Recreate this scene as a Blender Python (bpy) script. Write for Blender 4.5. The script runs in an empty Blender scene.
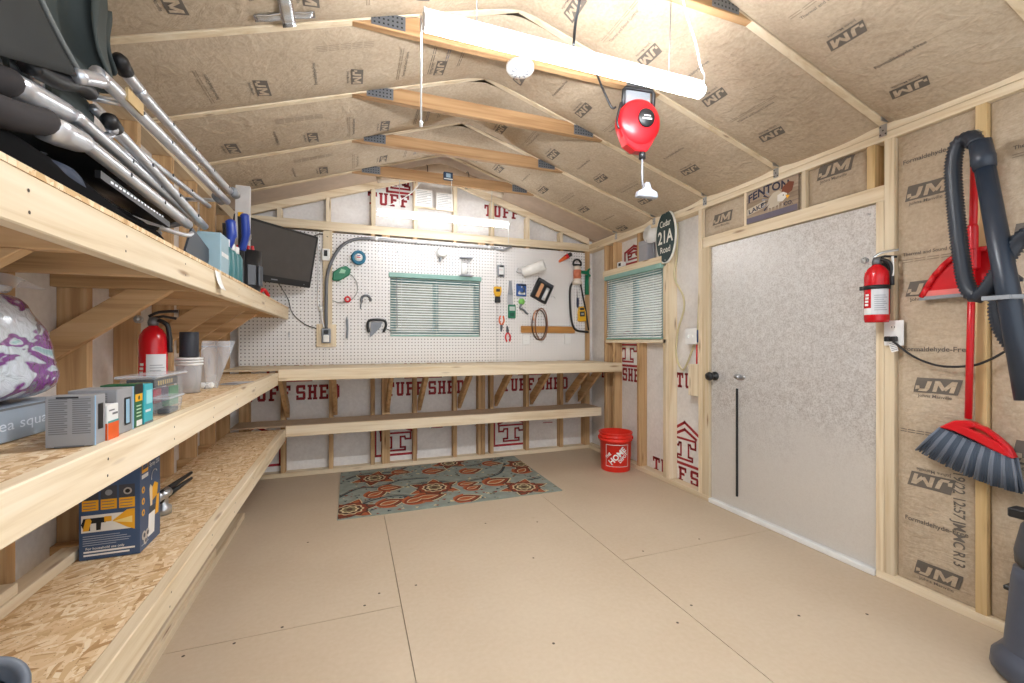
import bpy, bmesh, math, random
from mathutils import Vector, Matrix
from mathutils import noise as mnoise
random.seed(7)
SC = bpy.context.scene
COL = SC.collection
PI = math.pi

# ------------------------------------------------------------------ room
R, RS = 2.60, 2.69        # right wall: stud faces, sheathing
L, LS = -0.93, -1.02      # left wall
B, BS = 4.445, 4.535      # back wall
FRONT = -0.35
PLATE, PLATEL = 2.368, 2.345   # top of the right/back and of the left wall plates
PITCH = 0.311
XC = 0.805                # ridge
def ZL(x): return 2.657 + 0.335 * x            # underside of the left and right rafters
def ZR(x): return PLATE + PITCH * (R - x)
def rafter_z(x): return min(ZL(x), ZR(x))

# ------------------------------------------------------------------ materials
def lin(c):
    c = c / 255.0
    return c / 12.92 if c <= 0.04045 else ((c + 0.055) / 1.055) ** 2.4
def rgb(r, g, b): return (lin(r), lin(g), lin(b), 1.0)
MATS = {}
class NT:
    def __init__(s, name):
        m = bpy.data.materials.new(name); m.use_nodes = True
        s.m = m; s.t = m.node_tree; s.p = s.t.nodes['Principled BSDF']
    def n(s, typ, **kw):
        nd = s.t.nodes.new(typ)
        for k, v in kw.items():
            if k == 'inp':
                for a, b in v.items(): nd.inputs[a].default_value = b
            else: setattr(nd, k, v)
        return nd
    def l(s, a, b): s.t.links.new(a, b)
    def ramp(s, fac, stops):
        r = s.n('ShaderNodeValToRGB'); el = r.color_ramp.elements
        while len(el) < len(stops): el.new(0.5)
        for e, (p, c) in zip(el, stops): e.position = p; e.color = c
        s.l(fac, r.inputs['Fac']); return r.outputs['Color']
    def mix(s, fac, a, b, mode='MIX'):
        m = s.n('ShaderNodeMix', data_type='RGBA', blend_type=mode)
        for sock, v in ((m.inputs[0], fac), (m.inputs[6], a), (m.inputs[7], b)):
            if hasattr(v, 'is_output'): s.l(v, sock)
            else: sock.default_value = v
        return m.outputs[2]
    def math(s, op, a, b=0.0):
        m = s.n('ShaderNodeMath', operation=op)
        for sock, v in ((m.inputs[0], a), (m.inputs[1], b)):
            if hasattr(v, 'is_output'): s.l(v, sock)
            else: sock.default_value = v
        return m.outputs[0]
    def bump(s, h, strength=0.3, dist=0.01):
        b = s.n('ShaderNodeBump'); b.inputs['Strength'].default_value = strength; b.inputs['Distance'].default_value = dist
        s.l(h, b.inputs['Height']); s.l(b.outputs[0], s.p.inputs['Normal'])
    def coord(s, out='Object', scale=(1, 1, 1)):
        c = s.n('ShaderNodeTexCoord'); m = s.n('ShaderNodeMapping'); m.inputs['Scale'].default_value = scale
        s.l(c.outputs[out], m.inputs[0]); return m.outputs[0]
    def attr(s, name, scale=(1, 1, 1)):
        c = s.n('ShaderNodeAttribute', attribute_name=name); m = s.n('ShaderNodeMapping'); m.inputs['Scale'].default_value = scale
        s.l(c.outputs['Vector'], m.inputs[0]); return m.outputs[0]
    def noise(s, vec, scale, detail=2, rough=0.5, dist=0.0):
        n = s.n('ShaderNodeTexNoise'); n.inputs['Scale'].default_value = scale; n.inputs['Detail'].default_value = detail
        n.inputs['Roughness'].default_value = rough; n.inputs['Distortion'].default_value = dist
        s.l(vec, n.inputs['Vector']); return n.outputs['Fac']

def plain(name, col, rough=0.5, metal=0.0, spec=0.5, alpha=1.0, trans=0.0, vary=0.06):
    if name in MATS: return MATS[name]
    t = NT(name); c = rgb(*col)
    nz = t.noise(t.coord(), 14, 3)
    d = [max(0, x * (1 - vary)) for x in c[:3]] + [1]; e = [min(1, x * (1 + vary)) for x in c[:3]] + [1]
    t.l(t.ramp(nz, [(0.3, d), (0.7, e)]), t.p.inputs['Base Color'])
    t.p.inputs['Roughness'].default_value = rough; t.p.inputs['Metallic'].default_value = metal
    t.p.inputs['Specular IOR Level'].default_value = spec
    t.p.inputs['Alpha'].default_value = alpha; t.p.inputs['Transmission Weight'].default_value = trans
    MATS[name] = t.m; return t.m

def wood(name, dark, mid, light, knots=True):
    t = NT(name)
    g = t.noise(t.attr('gc', (1.3, 30, 30)), 1.0, 4, 0.55, 0.6)
    tone = t.noise(t.attr('gc', (0.25, 0.6, 0.6)), 1.0, 1)
    c1 = t.ramp(g, [(0.25, rgb(*dark)), (0.48, rgb(*mid)), (0.75, rgb(*light))])
    tc = t.ramp(tone, [(0.3, (0.80, 0.76, 0.70, 1)), (0.7, (1.08, 1.06, 1.04, 1))])
    c = t.mix(1.0, c1, tc, 'MULTIPLY')
    if knots:
        v = t.n('ShaderNodeTexVoronoi'); v.inputs['Scale'].default_value = 1.0
        t.l(t.attr('gc', (2.2, 13, 13)), v.inputs['Vector'])
        k = t.ramp(v.outputs['Distance'], [(0.0, (.9, .9, .9, 1)), (0.06, (0.6, 0.6, 0.6, 1)), (0.15, (0, 0, 0, 1))])
        c = t.mix(k, c, rgb(118, 78, 46))
    t.l(c, t.p.inputs['Base Color']); t.p.inputs['Roughness'].default_value = 0.62
    t.p.inputs['Specular IOR Level'].default_value = 0.3
    t.bump(g, 0.12, 0.003); MATS[name] = t.m; return t.m
PINE = wood('pine_pale', (208, 186, 150), (230, 215, 188), (240, 229, 208))
PINEW = wood('pine_warm', (164, 128, 90), (200, 166, 124), (218, 188, 150))
PINET = wood('pine_tan', (142, 108, 74), (174, 138, 100), (194, 160, 120))
PINEY = wood('pine_yellow', (200, 168, 116), (226, 198, 150), (238, 214, 172))
PLY = wood('plywood_strip', (170, 118, 58), (190, 138, 76), (204, 152, 90), False)

def osb():
    t = NT('osb_board')
    co = t.coord()
    w = t.n('ShaderNodeTexNoise'); w.inputs['Scale'].default_value = 5; t.l(co, w.inputs['Vector'])
    def lay(sc, rot):
        m0 = t.n('ShaderNodeMapping'); m0.inputs['Rotation'].default_value = (0, 0, rot); m = t.n('ShaderNodeMapping'); m.inputs['Scale'].default_value = sc; t.l(m0.outputs[0], m.inputs[0])
        add = t.n('ShaderNodeVectorMath', operation='MULTIPLY_ADD'); add.inputs[1].default_value = (0.05, 0.05, 0.05)
        t.l(w.outputs['Color'], add.inputs[0]); t.l(co, add.inputs[2]); t.l(add.outputs[0], m0.inputs[0])
        v = t.n('ShaderNodeTexVoronoi'); v.inputs['Scale'].default_value = 1; t.l(m.outputs[0], v.inputs['Vector'])
        s = t.n('ShaderNodeSeparateColor'); t.l(v.outputs['Color'], s.inputs[0]); return s.outputs[0], s.outputs[1]
    a, a2 = lay((18, 80, 30), 0.3); b, b2 = lay((20, 85, 30), 1.5); c3, c4 = lay((24, 95, 40), -0.6)
    st = [(0.0, rgb(176, 138, 96)), (0.15, rgb(204, 170, 126)), (0.5, rgb(218, 188, 148)), (0.8, rgb(228, 204, 168)), (1.0, rgb(236, 218, 188))]
    ca = t.ramp(a, st); cb = t.ramp(b, st); cc = t.ramp(c3, st)
    g1 = t.math('GREATER_THAN', b2, 0.5); g2 = t.math('GREATER_THAN', c4, 0.62)
    c = t.mix(g2, t.mix(g1, ca, cb), cc)
    fine = t.noise(co, 160, 2)
    c = t.mix(t.math('GREATER_THAN', fine, 0.70), c, rgb(150, 112, 76))
    t.l(c, t.p.inputs['Base Color']); t.p.inputs['Roughness'].default_value = 0.7; t.p.inputs['Specular IOR Level'].default_value = 0.2
    t.bump(t.math('ADD', a, b), 0.15, 0.003); MATS['osb'] = t.m; return t.m
OSB = osb()

def kraft():
    t = NT('kraft_facing')
    co = t.coord()
    n1 = t.noise(co, 3.5, 4, 0.6); n2 = t.noise(co, 60, 3, 0.6); n3 = t.noise(co, 11, 3, 0.5, 1.2)
    c = t.ramp(n1, [(0.3, rgb(172, 154, 132)), (0.55, rgb(186, 169, 147)), (0.75, rgb(196, 181, 160))])
    c = t.mix(0.35, c, t.ramp(n2, [(0.3, rgb(160, 140, 116)), (0.7, rgb(206, 190, 168))]))
    t.l(c, t.p.inputs['Base Color']); t.p.inputs['Roughness'].default_value = 0.72; t.p.inputs['Specular IOR Level'].default_value = 0.25
    n4 = t.noise(t.coord('Object', (5, 5, 16)), 1.6, 3, .6, 1.5)
    h = t.math('ADD', t.math('ADD', n3, t.math('MULTIPLY', n4, .8)), t.math('MULTIPLY', n2, 0.15))
    t.bump(h, 0.42, 0.02); MATS['kraft'] = t.m; return t.m
KRAFT = kraft()
PRINT = plain('kraft_print', (104, 96, 88), 0.75)
PRINT2 = plain('kraft_print_faint', (146, 130, 112), 0.75)
BLUEPRINT = plain('kraft_print_blue', (92, 104, 128), 0.75)

def wrap():
    t = NT('white_house_wrap'); co = t.coord()
    n1 = t.noise(co, 2.5, 4, 0.6, 0.5); n2 = t.noise(co, 40, 2)
    c = t.ramp(n1, [(0.3, rgb(220, 215, 212)), (0.7, rgb(240, 237, 235))])
    c = t.mix(0.25, c, t.ramp(n2, [(0.3, rgb(196, 190, 186)), (0.7, rgb(236, 233, 230))]))
    t.l(c, t.p.inputs['Base Color']); t.p.inputs['Roughness'].default_value = 0.55
    t.bump(n1, 0.25, 0.02); return t.m
WRAP = wrap()
REDP = plain('red_wrap_print', (158, 34, 44), 0.6)

def floor_mat():
    t = NT('tan_painted_subfloor'); co = t.coord()
    n1 = t.noise(co, 1.7, 4, 0.55); n2 = t.noise(co, 45, 3)
    c = t.ramp(n1, [(0.3, rgb(190, 171, 147)), (0.7, rgb(199, 182, 159))])
    c = t.mix(0.2, c, t.ramp(n2, [(0.3, rgb(184, 164, 139)), (0.7, rgb(206, 191, 169))]))
    v = t.n('ShaderNodeTexVoronoi'); v.inputs['Scale'].default_value = 2.2; t.l(co, v.inputs['Vector'])
    sp = t.ramp(v.outputs['Distance'], [(0.0, (1, 1, 1, 1)), (0.02, (0.8, 0.8, 0.8, 1)), (0.05, (0, 0, 0, 1))])
    c = t.mix(t.math('MULTIPLY', sp, 0.25), c, rgb(150, 120, 92))
    t.l(c, t.p.inputs['Base Color']); t.p.inputs['Roughness'].default_value = 0.55; t.p.inputs['Specular IOR Level'].default_value = 0.35
    t.bump(n2, 0.06, 0.002); return t.m
FLOOR = floor_mat()

def pegmat():
    t = NT('white_pegboard')
    c = t.n('ShaderNodeTexCoord'); s = t.n('ShaderNodeSeparateXYZ'); t.l(c.outputs['Object'], s.inputs[0])
    def cell(o):
        f = t.math('FRACT', t.math('DIVIDE', o, 0.0318)); return t.math('SUBTRACT', f, 0.5)
    a = cell(s.outputs[0]); b = cell(s.outputs[2])
    d = t.math('SQRT', t.math('ADD', t.math('MULTIPLY', a, a), t.math('MULTIPLY', b, b)))
    hole = t.math('LESS_THAN', d, 0.17)
    t.l(t.mix(hole, rgb(232, 229, 227), rgb(88, 80, 78)), t.p.inputs['Base Color']); t.p.inputs['Roughness'].default_value = 0.5
    return t.m
PEG = pegmat()

def galv():
    t = NT('galvanised_door_skin'); co = t.coord()
    n1 = t.noise(co, 110, 3, 0.65); n2 = t.noise(co, 26, 4, 0.65, 0.6); big = t.noise(co, 2.0, 3)
    # spangle is strongest at handle height, the reflection there painted into the colour
    s = t.n('ShaderNodeSeparateXYZ'); t.l(co, s.inputs[0])
    belt = t.ramp(t.math('ADD', s.outputs[2], t.math('MULTIPLY', t.math('SUBTRACT', big, .5), .8)), [(0.45, (.15, .15, .15, 1)), (0.75, (1, 1, 1, 1)), (1.0, (.9, .9, .9, 1))])
    spk = t.ramp(n1, [(0.38, rgb(172, 165, 160)), (0.52, rgb(222, 220, 218)), (0.66, rgb(234, 233, 232))])
    spk = t.mix(0.4, spk, t.ramp(n2, [(0.36, rgb(168, 160, 154)), (0.62, rgb(230, 229, 228))]))
    c = t.mix(t.math('MULTIPLY', belt, .8), rgb(222, 219, 215), spk)
    t.l(c, t.p.inputs['Base Color']); t.p.inputs['Metallic'].default_value = 0.38
    t.l(t.ramp(n2, [(0.3, (0.30, 0.30, 0.30, 1)), (0.7, (0.48, 0.48, 0.48, 1))]), t.p.inputs['Roughness'])
    t.bump(n2, 0.05, 0.003); return t.m
GALV = galv()

def emit(name, col, strength):
    t = NT(name); t.p.inputs['Base Color'].default_value = (0.9, 0.9, 0.9, 1)
    t.p.inputs['Emission Color'].default_value = col; t.p.inputs['Emission Strength'].default_value = strength; return t.m

def clear(name, tint=(235, 240, 245), fac=0.35):
    t = NT(name)
    out = t.t.nodes['Material Output']
    tr = t.n('ShaderNodeBsdfTransparent'); tr.inputs[0].default_value = (0.96, 0.97, 0.98, 1)
    mx = t.n('ShaderNodeMixShader'); t.p.inputs['Base Color'].default_value = rgb(*tint); t.p.inputs['Roughness'].default_value = 0.12
    lw = t.n('ShaderNodeLayerWeight'); lw.inputs[0].default_value = 0.4
    t.l(t.math('ADD', t.math('MULTIPLY', lw.outputs['Facing'], 0.22), fac), mx.inputs[0])
    t.l(tr.outputs[0], mx.inputs[1]); t.l(t.p.outputs[0], mx.inputs[2]); t.l(mx.outputs[0], out.inputs[0]); return t.m
CLEAR = clear('clear_plastic', fac=0.05)
BAGP = clear('thin_plastic_bag', (228, 232, 238), 0.26)
GLASS = clear('window_glass', (225, 235, 238), 0.06)

BLACK = plain('black_plastic', (26, 27, 30), 0.42)
BLACKR = plain('black_rubber', (34, 34, 36), 0.7)
DKGREY = plain('dark_grey_plastic', (62, 66, 74), 0.45)
WHITE = plain('white_plastic', (232, 232, 230), 0.4)
GREYP = plain('grey_plastic', (140, 144, 150), 0.45)
STEEL = plain('brushed_steel', (190, 192, 196), 0.32, 0.9)
ALU = plain('satin_aluminium', (222, 225, 232), 0.30, 0.7)
ZINC = plain('zinc_plate', (116, 119, 124), 0.5, 0.6)
REDPL = plain('red_plastic', (204, 24, 34), 0.32)
REDEX = plain('red_enamel', (196, 18, 30), 0.22)
GREENA = plain('sea_green_aluminium', (134, 174, 164), 0.45)
GREENF = plain('teal_frame', (112, 146, 146), 0.45)
SLATM = plain('blind_slat_white', (232, 234, 230), 0.45)

# ------------------------------------------------------------------ mesh builder
ORG = {}
def FR(o, x, y):
    x = Vector(x).normalized(); y = Vector(y); y = (y - x * x.dot(y)).normalized(); z = x.cross(y)
    m = Matrix.Identity(4)
    for i in range(3): m[i][0], m[i][1], m[i][2], m[i][3] = x[i], y[i], z[i], o[i]
    return m
def T(x, y, z): return Matrix.Translation((x, y, z))
def RZ(a): return Matrix.Rotation(math.radians(a), 4, 'Z')
def RX(a): return Matrix.Rotation(math.radians(a), 4, 'X')
def RY(a): return Matrix.Rotation(math.radians(a), 4, 'Y')
def faceB(x, z, y=None): return FR((x, 4.436 if y is None else y, z), (1, 0, 0), (0, 0, 1))      # on the back wall, looking at -Y
def faceR(y, z, x=None): return FR((R if x is None else x, y, z), (0, -1, 0), (0, 0, 1))          # on the right wall
_tc = {}
def text_geo(s, bold=0.0, font=None):
    key = (s, bold)
    if key in _tc: return _tc[key]
    cu = bpy.data.curves.new('tmp_text', 'FONT'); cu.body = s; cu.size = 1.0; cu.fill_mode = 'FRONT'; cu.offset = bold
    cu.align_x = 'CENTER'; cu.resolution_u = 3
    o = bpy.data.objects.new('tmp_text', cu); COL.objects.link(o)
    dg = bpy.context.evaluated_depsgraph_get(); dg.update()
    me = bpy.data.meshes.new_from_object(o.evaluated_get(dg))
    V = [v.co.copy() for v in me.vertices]; F = [tuple(p.vertices) for p in me.polygons]
    bpy.data.objects.remove(o); bpy.data.curves.remove(cu); bpy.data.meshes.remove(me)
    if V:
        y0 = min(v.y for v in V); y1 = max(v.y for v in V); yc = (y0 + y1) / 2
        V = [Vector((v.x, v.y - yc, 0)) for v in V]
    _tc[key] = (V, F); return V, F

class MB:
    def __init__(s):
        s.bm = bmesh.new(); s.gc = s.bm.verts.layers.float_vector.new('gc'); s.mats = []
    def mi(s, m):
        if m not in s.mats: s.mats.append(m)
        return s.mats.index(m)
    def add(s, V, F, mat, smooth=False, gc=None):
        i = s.mi(mat); vs = [s.bm.verts.new(v) for v in V]
        if gc:
            for v, g in zip(vs, gc): v[s.gc] = g
        for f in F:
            try:
                fc = s.bm.faces.new([vs[k] for k in f]); fc.material_index = i; fc.smooth = smooth
            except ValueError: pass
        return vs
    def box(s, M, sx, sy, sz, mat, top=(1, 1)):
        """box centred on M; top = scale of the +z face"""
        P = []; G = []; d = [sx, sy, sz]; order = sorted(range(3), key=lambda k: -d[k]); off = Vector((random.random() * 9, random.random() * 9, random.random() * 9))
        for z in (-1, 1):
            for x, y in ((-1, -1), (1, -1), (1, 1), (-1, 1)):
                k = top if z > 0 else (1, 1)
                l = Vector((x * sx / 2 * k[0], y * sy / 2 * k[1], z * sz / 2))
                P.append(M @ l); G.append(Vector((l[order[0]], l[order[1]], l[order[2]])) + off)
        s.add(P, [(3, 2, 1, 0), (4, 5, 6, 7), (0, 1, 5, 4), (1, 2, 6, 5), (2, 3, 7, 6), (3, 0, 4, 7)], mat, gc=G)
        return s
    def bx(s, x0, x1, y0, y1, z0, z1, mat):
        return s.box(T((x0 + x1) / 2, (y0 + y1) / 2, (z0 + z1) / 2), abs(x1 - x0), abs(y1 - y0), abs(z1 - z0), mat)
    def beam(s, a, b, w, h, mat, up=(0, 0, 1)):
        """board from a to b; w along side, h along up"""
        a = Vector(a); b = Vector(b); M = FR((a + b) / 2, b - a, up)
        return s.box(M, (b - a).length, h, w, mat)
    def tube(s, pts, r, mat, seg=8, closed=False, caps=True, flat=1.0):
        pts = [Vector(p) for p in pts]; n = len(pts); rr = r if isinstance(r, (list, tuple)) else [r] * n
        V = []; prev = None
        for i, p in enumerate(pts):
            if closed: t = pts[(i + 1) % n] - pts[i - 1]
            else: t = pts[min(i + 1, n - 1)] - pts[max(i - 1, 0)]
            t.normalize()
            if prev is None:
                u = t.orthogonal().normalized()
            else:
                u = (prev - t * prev.dot(t))
                u = u.normalized() if u.length > 1e-6 else t.orthogonal().normalized()
            prev = u; w = t.cross(u)
            for k in range(seg):
                a = 2 * PI * k / seg; V.append(p + u * (math.cos(a) * rr[i]) + w * (math.sin(a) * rr[i] * flat))
        F = []
        for i in range(n if closed else n - 1):
            j = (i + 1) % n
            for k in range(seg): F.append((i * seg + k, i * seg + (k + 1) % seg, j * seg + (k + 1) % seg, j * seg + k))
        if caps and not closed:
            F.append(tuple(range(seg))[::-1]); F.append(tuple((n - 1) * seg + k for k in range(seg)))
        s.add(V, F, mat, True); return s
    def lathe(s, prof, mat, M=None, seg=24, sx=1.0, sy=1.0):
        M = M or Matrix.Identity(4); V = []; F = []; n = len(prof)
        for r, z in prof:
            for k in range(seg):
                a = 2 * PI * k / seg; V.append(M @ Vector((r * sx * math.cos(a), r * sy * math.sin(a), z)))
        for i in range(n - 1):
            for k in range(seg): F.append((i * seg + k, i * seg + (k + 1) % seg, (i + 1) * seg + (k + 1) % seg, (i + 1) * seg + k))
        if prof[0][0] > 1e-5: F.append(tuple(range(seg))[::-1])
        if prof[-1][0] > 1e-5: F.append(tuple((n - 1) * seg + k for k in range(seg)))
        s.add(V, F, mat, True); return s
    def prism(s, poly, M, depth, mat, smooth=False):
        """polygon in M's xy plane, from z=0 to z=depth"""
        n = len(poly); V = [M @ Vector((x, y, 0)) for x, y in poly] + [M @ Vector((x, y, depth)) for x, y in poly]
        off = Vector((random.random() * 9, random.random() * 9, 0)); G = [Vector((x, y, 0)) + off for x, y in poly] + [Vector((x, y, depth)) + off for x, y in poly]
        a = sum(poly[i][0] * poly[(i + 1) % n][1] - poly[(i + 1) % n][0] * poly[i][1] for i in range(n))
        bot = tuple(range(n)); tp = tuple(range(n, 2 * n)); side = [(i, (i + 1) % n, n + (i + 1) % n, n + i) for i in range(n)]
        if (a > 0) == (depth > 0): bot = bot[::-1]
        else: tp = tp[::-1]; side = [f[::-1] for f in side]
        s.add(V, [bot, tp] + side, mat, smooth, gc=G); return s
    def flat(s, poly, M, mat, off=0.0008, mp=None):
        """printed patch lying on a surface"""
        a = sum(poly[i][0] * poly[(i + 1) % len(poly)][1] - poly[(i + 1) % len(poly)][0] * poly[i][1] for i in range(len(poly)))
        if a < 0: poly = poly[::-1]
        s.add([(mp(x, y) if mp else M @ Vector((x, y, off))) for x, y in poly], [tuple(range(len(poly)))], mat); return s
    def rect(s, x0, y0, x1, y1, M, mat, off=0.0008, mp=None): return s.flat([(x0, y0), (x1, y0), (x1, y1), (x0, y1)], M, mat, off, mp)
    def disc(s, r, M, mat, off=0.0008, seg=20, x=0, y=0, sy=1.0): return s.flat([(x + r * math.cos(2 * PI * k / seg), y + sy * r * math.sin(2 * PI * k / seg)) for k in range(seg)], M, mat, off)
    def text(s, body, M, size, mat, off=0.001, bold=0.0, x=0.0, y=0.0, wide=1.0, mp=None, width=None):
        V, F = text_geo(body, bold)
        if not V: return s
        if width:
            w = max(v.x for v in V) - min(v.x for v in V); wide = width / (w * size)
        s.add([(mp(x + v.x * size * wide, y + v.y * size) if mp else M @ Vector((x + v.x * size * wide, y + v.y * size, off))) for v in V], F, mat); return s
    def band(s, pts, w, M, mat, closed=True, off=0.0008, mp=None):
        n = len(pts)
        for i in range(n if closed else n - 1):
            a = Vector(pts[i]); b = Vector(pts[(i + 1) % n]); d = (b - a).normalized(); q = Vector((-d.y, d.x)) * w / 2; e = d * w / 2
            s.flat([tuple(a - e - q), tuple(b + e - q), tuple(b + e + q), tuple(a - e + q)], M, mat, off, mp)
        return s
    def grid(s, fn, nu, nv, mat, smooth=True):
        V = [fn(i / nu, j / nv) for j in range(nv + 1) for i in range(nu + 1)]
        F = [(j * (nu + 1) + i, j * (nu + 1) + i + 1, (j + 1) * (nu + 1) + i + 1, (j + 1) * (nu + 1) + i) for j in range(nv) for i in range(nu)]
        return s.add(V, F, mat, smooth)
    def build(s, name, parent=None, base=None, bevel=0.0, label=None, thick=0.0, sub=0, segs=1):
        if parent is not None: o0 = ORG[parent]
        elif base is not None: o0 = Vector(base)
        else:
            xs = [v.co for v in s.bm.verts]
            o0 = Vector(((min(v.x for v in xs) + max(v.x for v in xs)) / 2, (min(v.y for v in xs) + max(v.y for v in xs)) / 2, min(v.z for v in xs)))
        for v in s.bm.verts: v.co -= o0
        me = bpy.data.meshes.new(name); s.bm.to_mesh(me); s.bm.free()
        for m in s.mats: me.materials.append(m)
        o = bpy.data.objects.new(name, me); COL.objects.link(o)
        if parent is not None: o.parent = parent
        else: o.location = o0
        ORG[o] = o0
        if thick: md = o.modifiers.new('thickness', 'SOLIDIFY'); md.thickness = thick; md.offset = -1
        if sub: md = o.modifiers.new('smooth', 'SUBSURF'); md.levels = sub; md.render_levels = sub
        if bevel: md = o.modifiers.new('edges', 'BEVEL'); md.width = bevel; md.segments = segs; md.limit_method = 'ANGLE'; md.angle_limit = 0.7
        if label: o['label'] = label
        return o
def tag(o, label, cat, group=None):
    o['label'] = label; o['category'] = cat
    if group: o['group'] = group
    return o
def thing(name, label, cat, base, group=None):
    o = bpy.data.objects.new(name, None); COL.objects.link(o); o.location = base; o.empty_display_size = 0.05
    ORG[o] = Vector(base); return tag(o, label, cat, group)
def struct(o): o['kind'] = 'structure'; return o
def smoothpts(pts, n=8, closed=False):
    """Catmull-Rom through pts"""
    P = [Vector(p) for p in pts]; out = []; m = len(P)
    for i in range(m if closed else m - 1):
        p0 = P[i - 1] if (closed or i > 0) else P[0]; p1 = P[i]; p2 = P[(i + 1) % m]; p3 = P[(i + 2) % m] if closed else P[min(i + 2, m - 1)]
        for k in range(n):
            t = k / n
            out.append(0.5 * ((2 * p1) + (p2 - p0) * t + (2 * p0 - 5 * p1 + 4 * p2 - p3) * t * t + (3 * p1 - p0 - 3 * p2 + p3) * t ** 3))
    if not closed: out.append(P[-1])
    return out
def arc(cx, cy, r, a0, a1, n): return [(cx + r * math.cos(math.radians(a0 + (a1 - a0) * k / n)), cy + r * math.sin(math.radians(a0 + (a1 - a0) * k / n))) for k in range(n + 1)]
WORLD = 2.1; LEDS = 150.0; LEDB = 26.0; EXPO = 0.16

# ================================================================== SETTING
# ---- floor: painted subfloor sheets with open joints
m = MB()
m.bx(LS - .05, RS + .05, FRONT, BS + .05, -0.06, -0.018, plain('subfloor_dark', (70, 58, 46), 0.9))
g = 0.0016
def sheet(x0, x1, y0, y1): m.bx(x0 + g, x1 - g, y0 + g, y1 - g, -0.018, 0.0, FLOOR)
SX1, SX2, SY = 0.222, 1.441, 2.10
sheet(LS - .05, SX1, FRONT, SY); sheet(LS - .05, SX1, SY, BS + .05)
sheet(SX1, SX2, FRONT, 0.88); sheet(SX1, SX2, 0.88, 3.32); sheet(SX1, SX2, 3.32, BS + .05)
sheet(SX2, RS + .05, FRONT, SY); sheet(SX2, RS + .05, SY, BS + .05)
SCREW = plain('screw_head_dark', (70, 56, 44), 0.6)
for x, y in ((-.62, 2.06), (-.45, 2.075), (-.28, 2.12), (.06, 2.16), (.13, 2.24), (.31, 2.25), (-.25, 2.96), (.86, 2.85), (.78, 1.62), (.98, 2.3), (1.35, 1.55), (1.5, 1.63), (1.62, 2.15), (2.05, 2.16), (1.2, 2.75), (1.9, 1.4), (2.2, 1.3)):
    m.disc(0.0065, T(x, y, 0), SCREW, 0.0006, 8)
struct(m.build('floor', base=(0, 0, 0)))

# ---- red house wrap printing
def slab(ch):
    S = {'T': [(0, 5.7, 5, 7), (1.75, 0, 3.25, 7), (1.0, 0, 4.0, 1.1), (0, 4.5, 1.1, 7), (3.9, 4.5, 5, 7)],
         'U': [(.5, .6, 1.9, 7), (3.1, .6, 4.5, 7), (.9, 0, 4.1, 1.3), (0, 6, 2.3, 7), (2.7, 6, 5, 7)],
         'F': [(.5, 0, 1.9, 7), (0, 5.7, 4.8, 7), (3.7, 4.6, 4.8, 7), (1, 2.9, 3.7, 4.2), (0, 0, 2.7, 1.1)],
         'S': [(.5, 5.7, 4.4, 7), (.1, 3.5, 1.5, 6.5), (.5, 2.9, 4.5, 4.1), (3.5, .5, 4.9, 3.5), (.5, 0, 4.5, 1.3), (3.6, 4.8, 4.8, 7), (.2, 0, 1.4, 2.2)],
         'H': [(.5, 0, 1.9, 7), (3.1, 0, 4.5, 7), (1, 2.9, 4, 4.2), (0, 6, 2.3, 7), (2.7, 6, 5, 7), (0, 0, 2.3, 1), (2.7, 0, 5, 1)],
         'E': [(.5, 0, 1.9, 7), (0, 5.7, 4.8, 7), (3.7, 4.6, 4.8, 7), (1, 2.9, 3.7, 4.2), (0, 0, 4.8, 1.2), (3.7, 0, 4.8, 2.3)],
         'D': [(.5, 0, 1.9, 7), (0, 5.7, 4.1, 7), (3.3, .7, 4.8, 6.3), (0, 0, 4.1, 1.3)]}
    return S[ch]
def wrap_text(m, M, x, z, h=0.14, pitch=0.1, word='TUFF SHED'):
    k = h / 7.0; cx_ = x
    for ch in word:
        if ch == ' ': cx_ += 0.025; continue
        w = (pitch - 0.016) / 5.0
        for a, b, c, d in slab(ch): m.rect(cx_ + a * w, z + b * k, cx_ + c * w, z + d * k, M, REDP, 0.0008)
        cx_ += pitch
def wrap_logo(m, M, x, z, w=0.40, h=0.36):
    """house outline with roof lines and an outlined T"""
    a = w / 2; t = 0.024
    m.band([(x - a, z), (x + a, z), (x + a, z + h * .72), (x, z + h), (x - a, z + h * .72)], t, M, REDP)
    m.band([(x - a + .05, z + h * .66), (x, z + h * .83), (x + a - .05, z + h * .66)], t, M, REDP, False)
    b = a - .055
    m.band([(x - b, z + h * .60), (x - b, z + h * .42), (x - b + .05, z + h * .42), (x - b + .06, z + h * .49), (x - .045, z + h * .49), (x - .045, z + .07),
            (x - .09, z + .07), (x - .09, z + .042), (x + .09, z + .042), (x + .09, z + .07), (x + .045, z + .07), (x + .045, z + h * .49), (x + b - .06, z + h * .49), (x + b - .05, z + h * .42), (x + b, z + h * .42), (x + b, z + h * .60)], .019, M, REDP)

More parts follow.
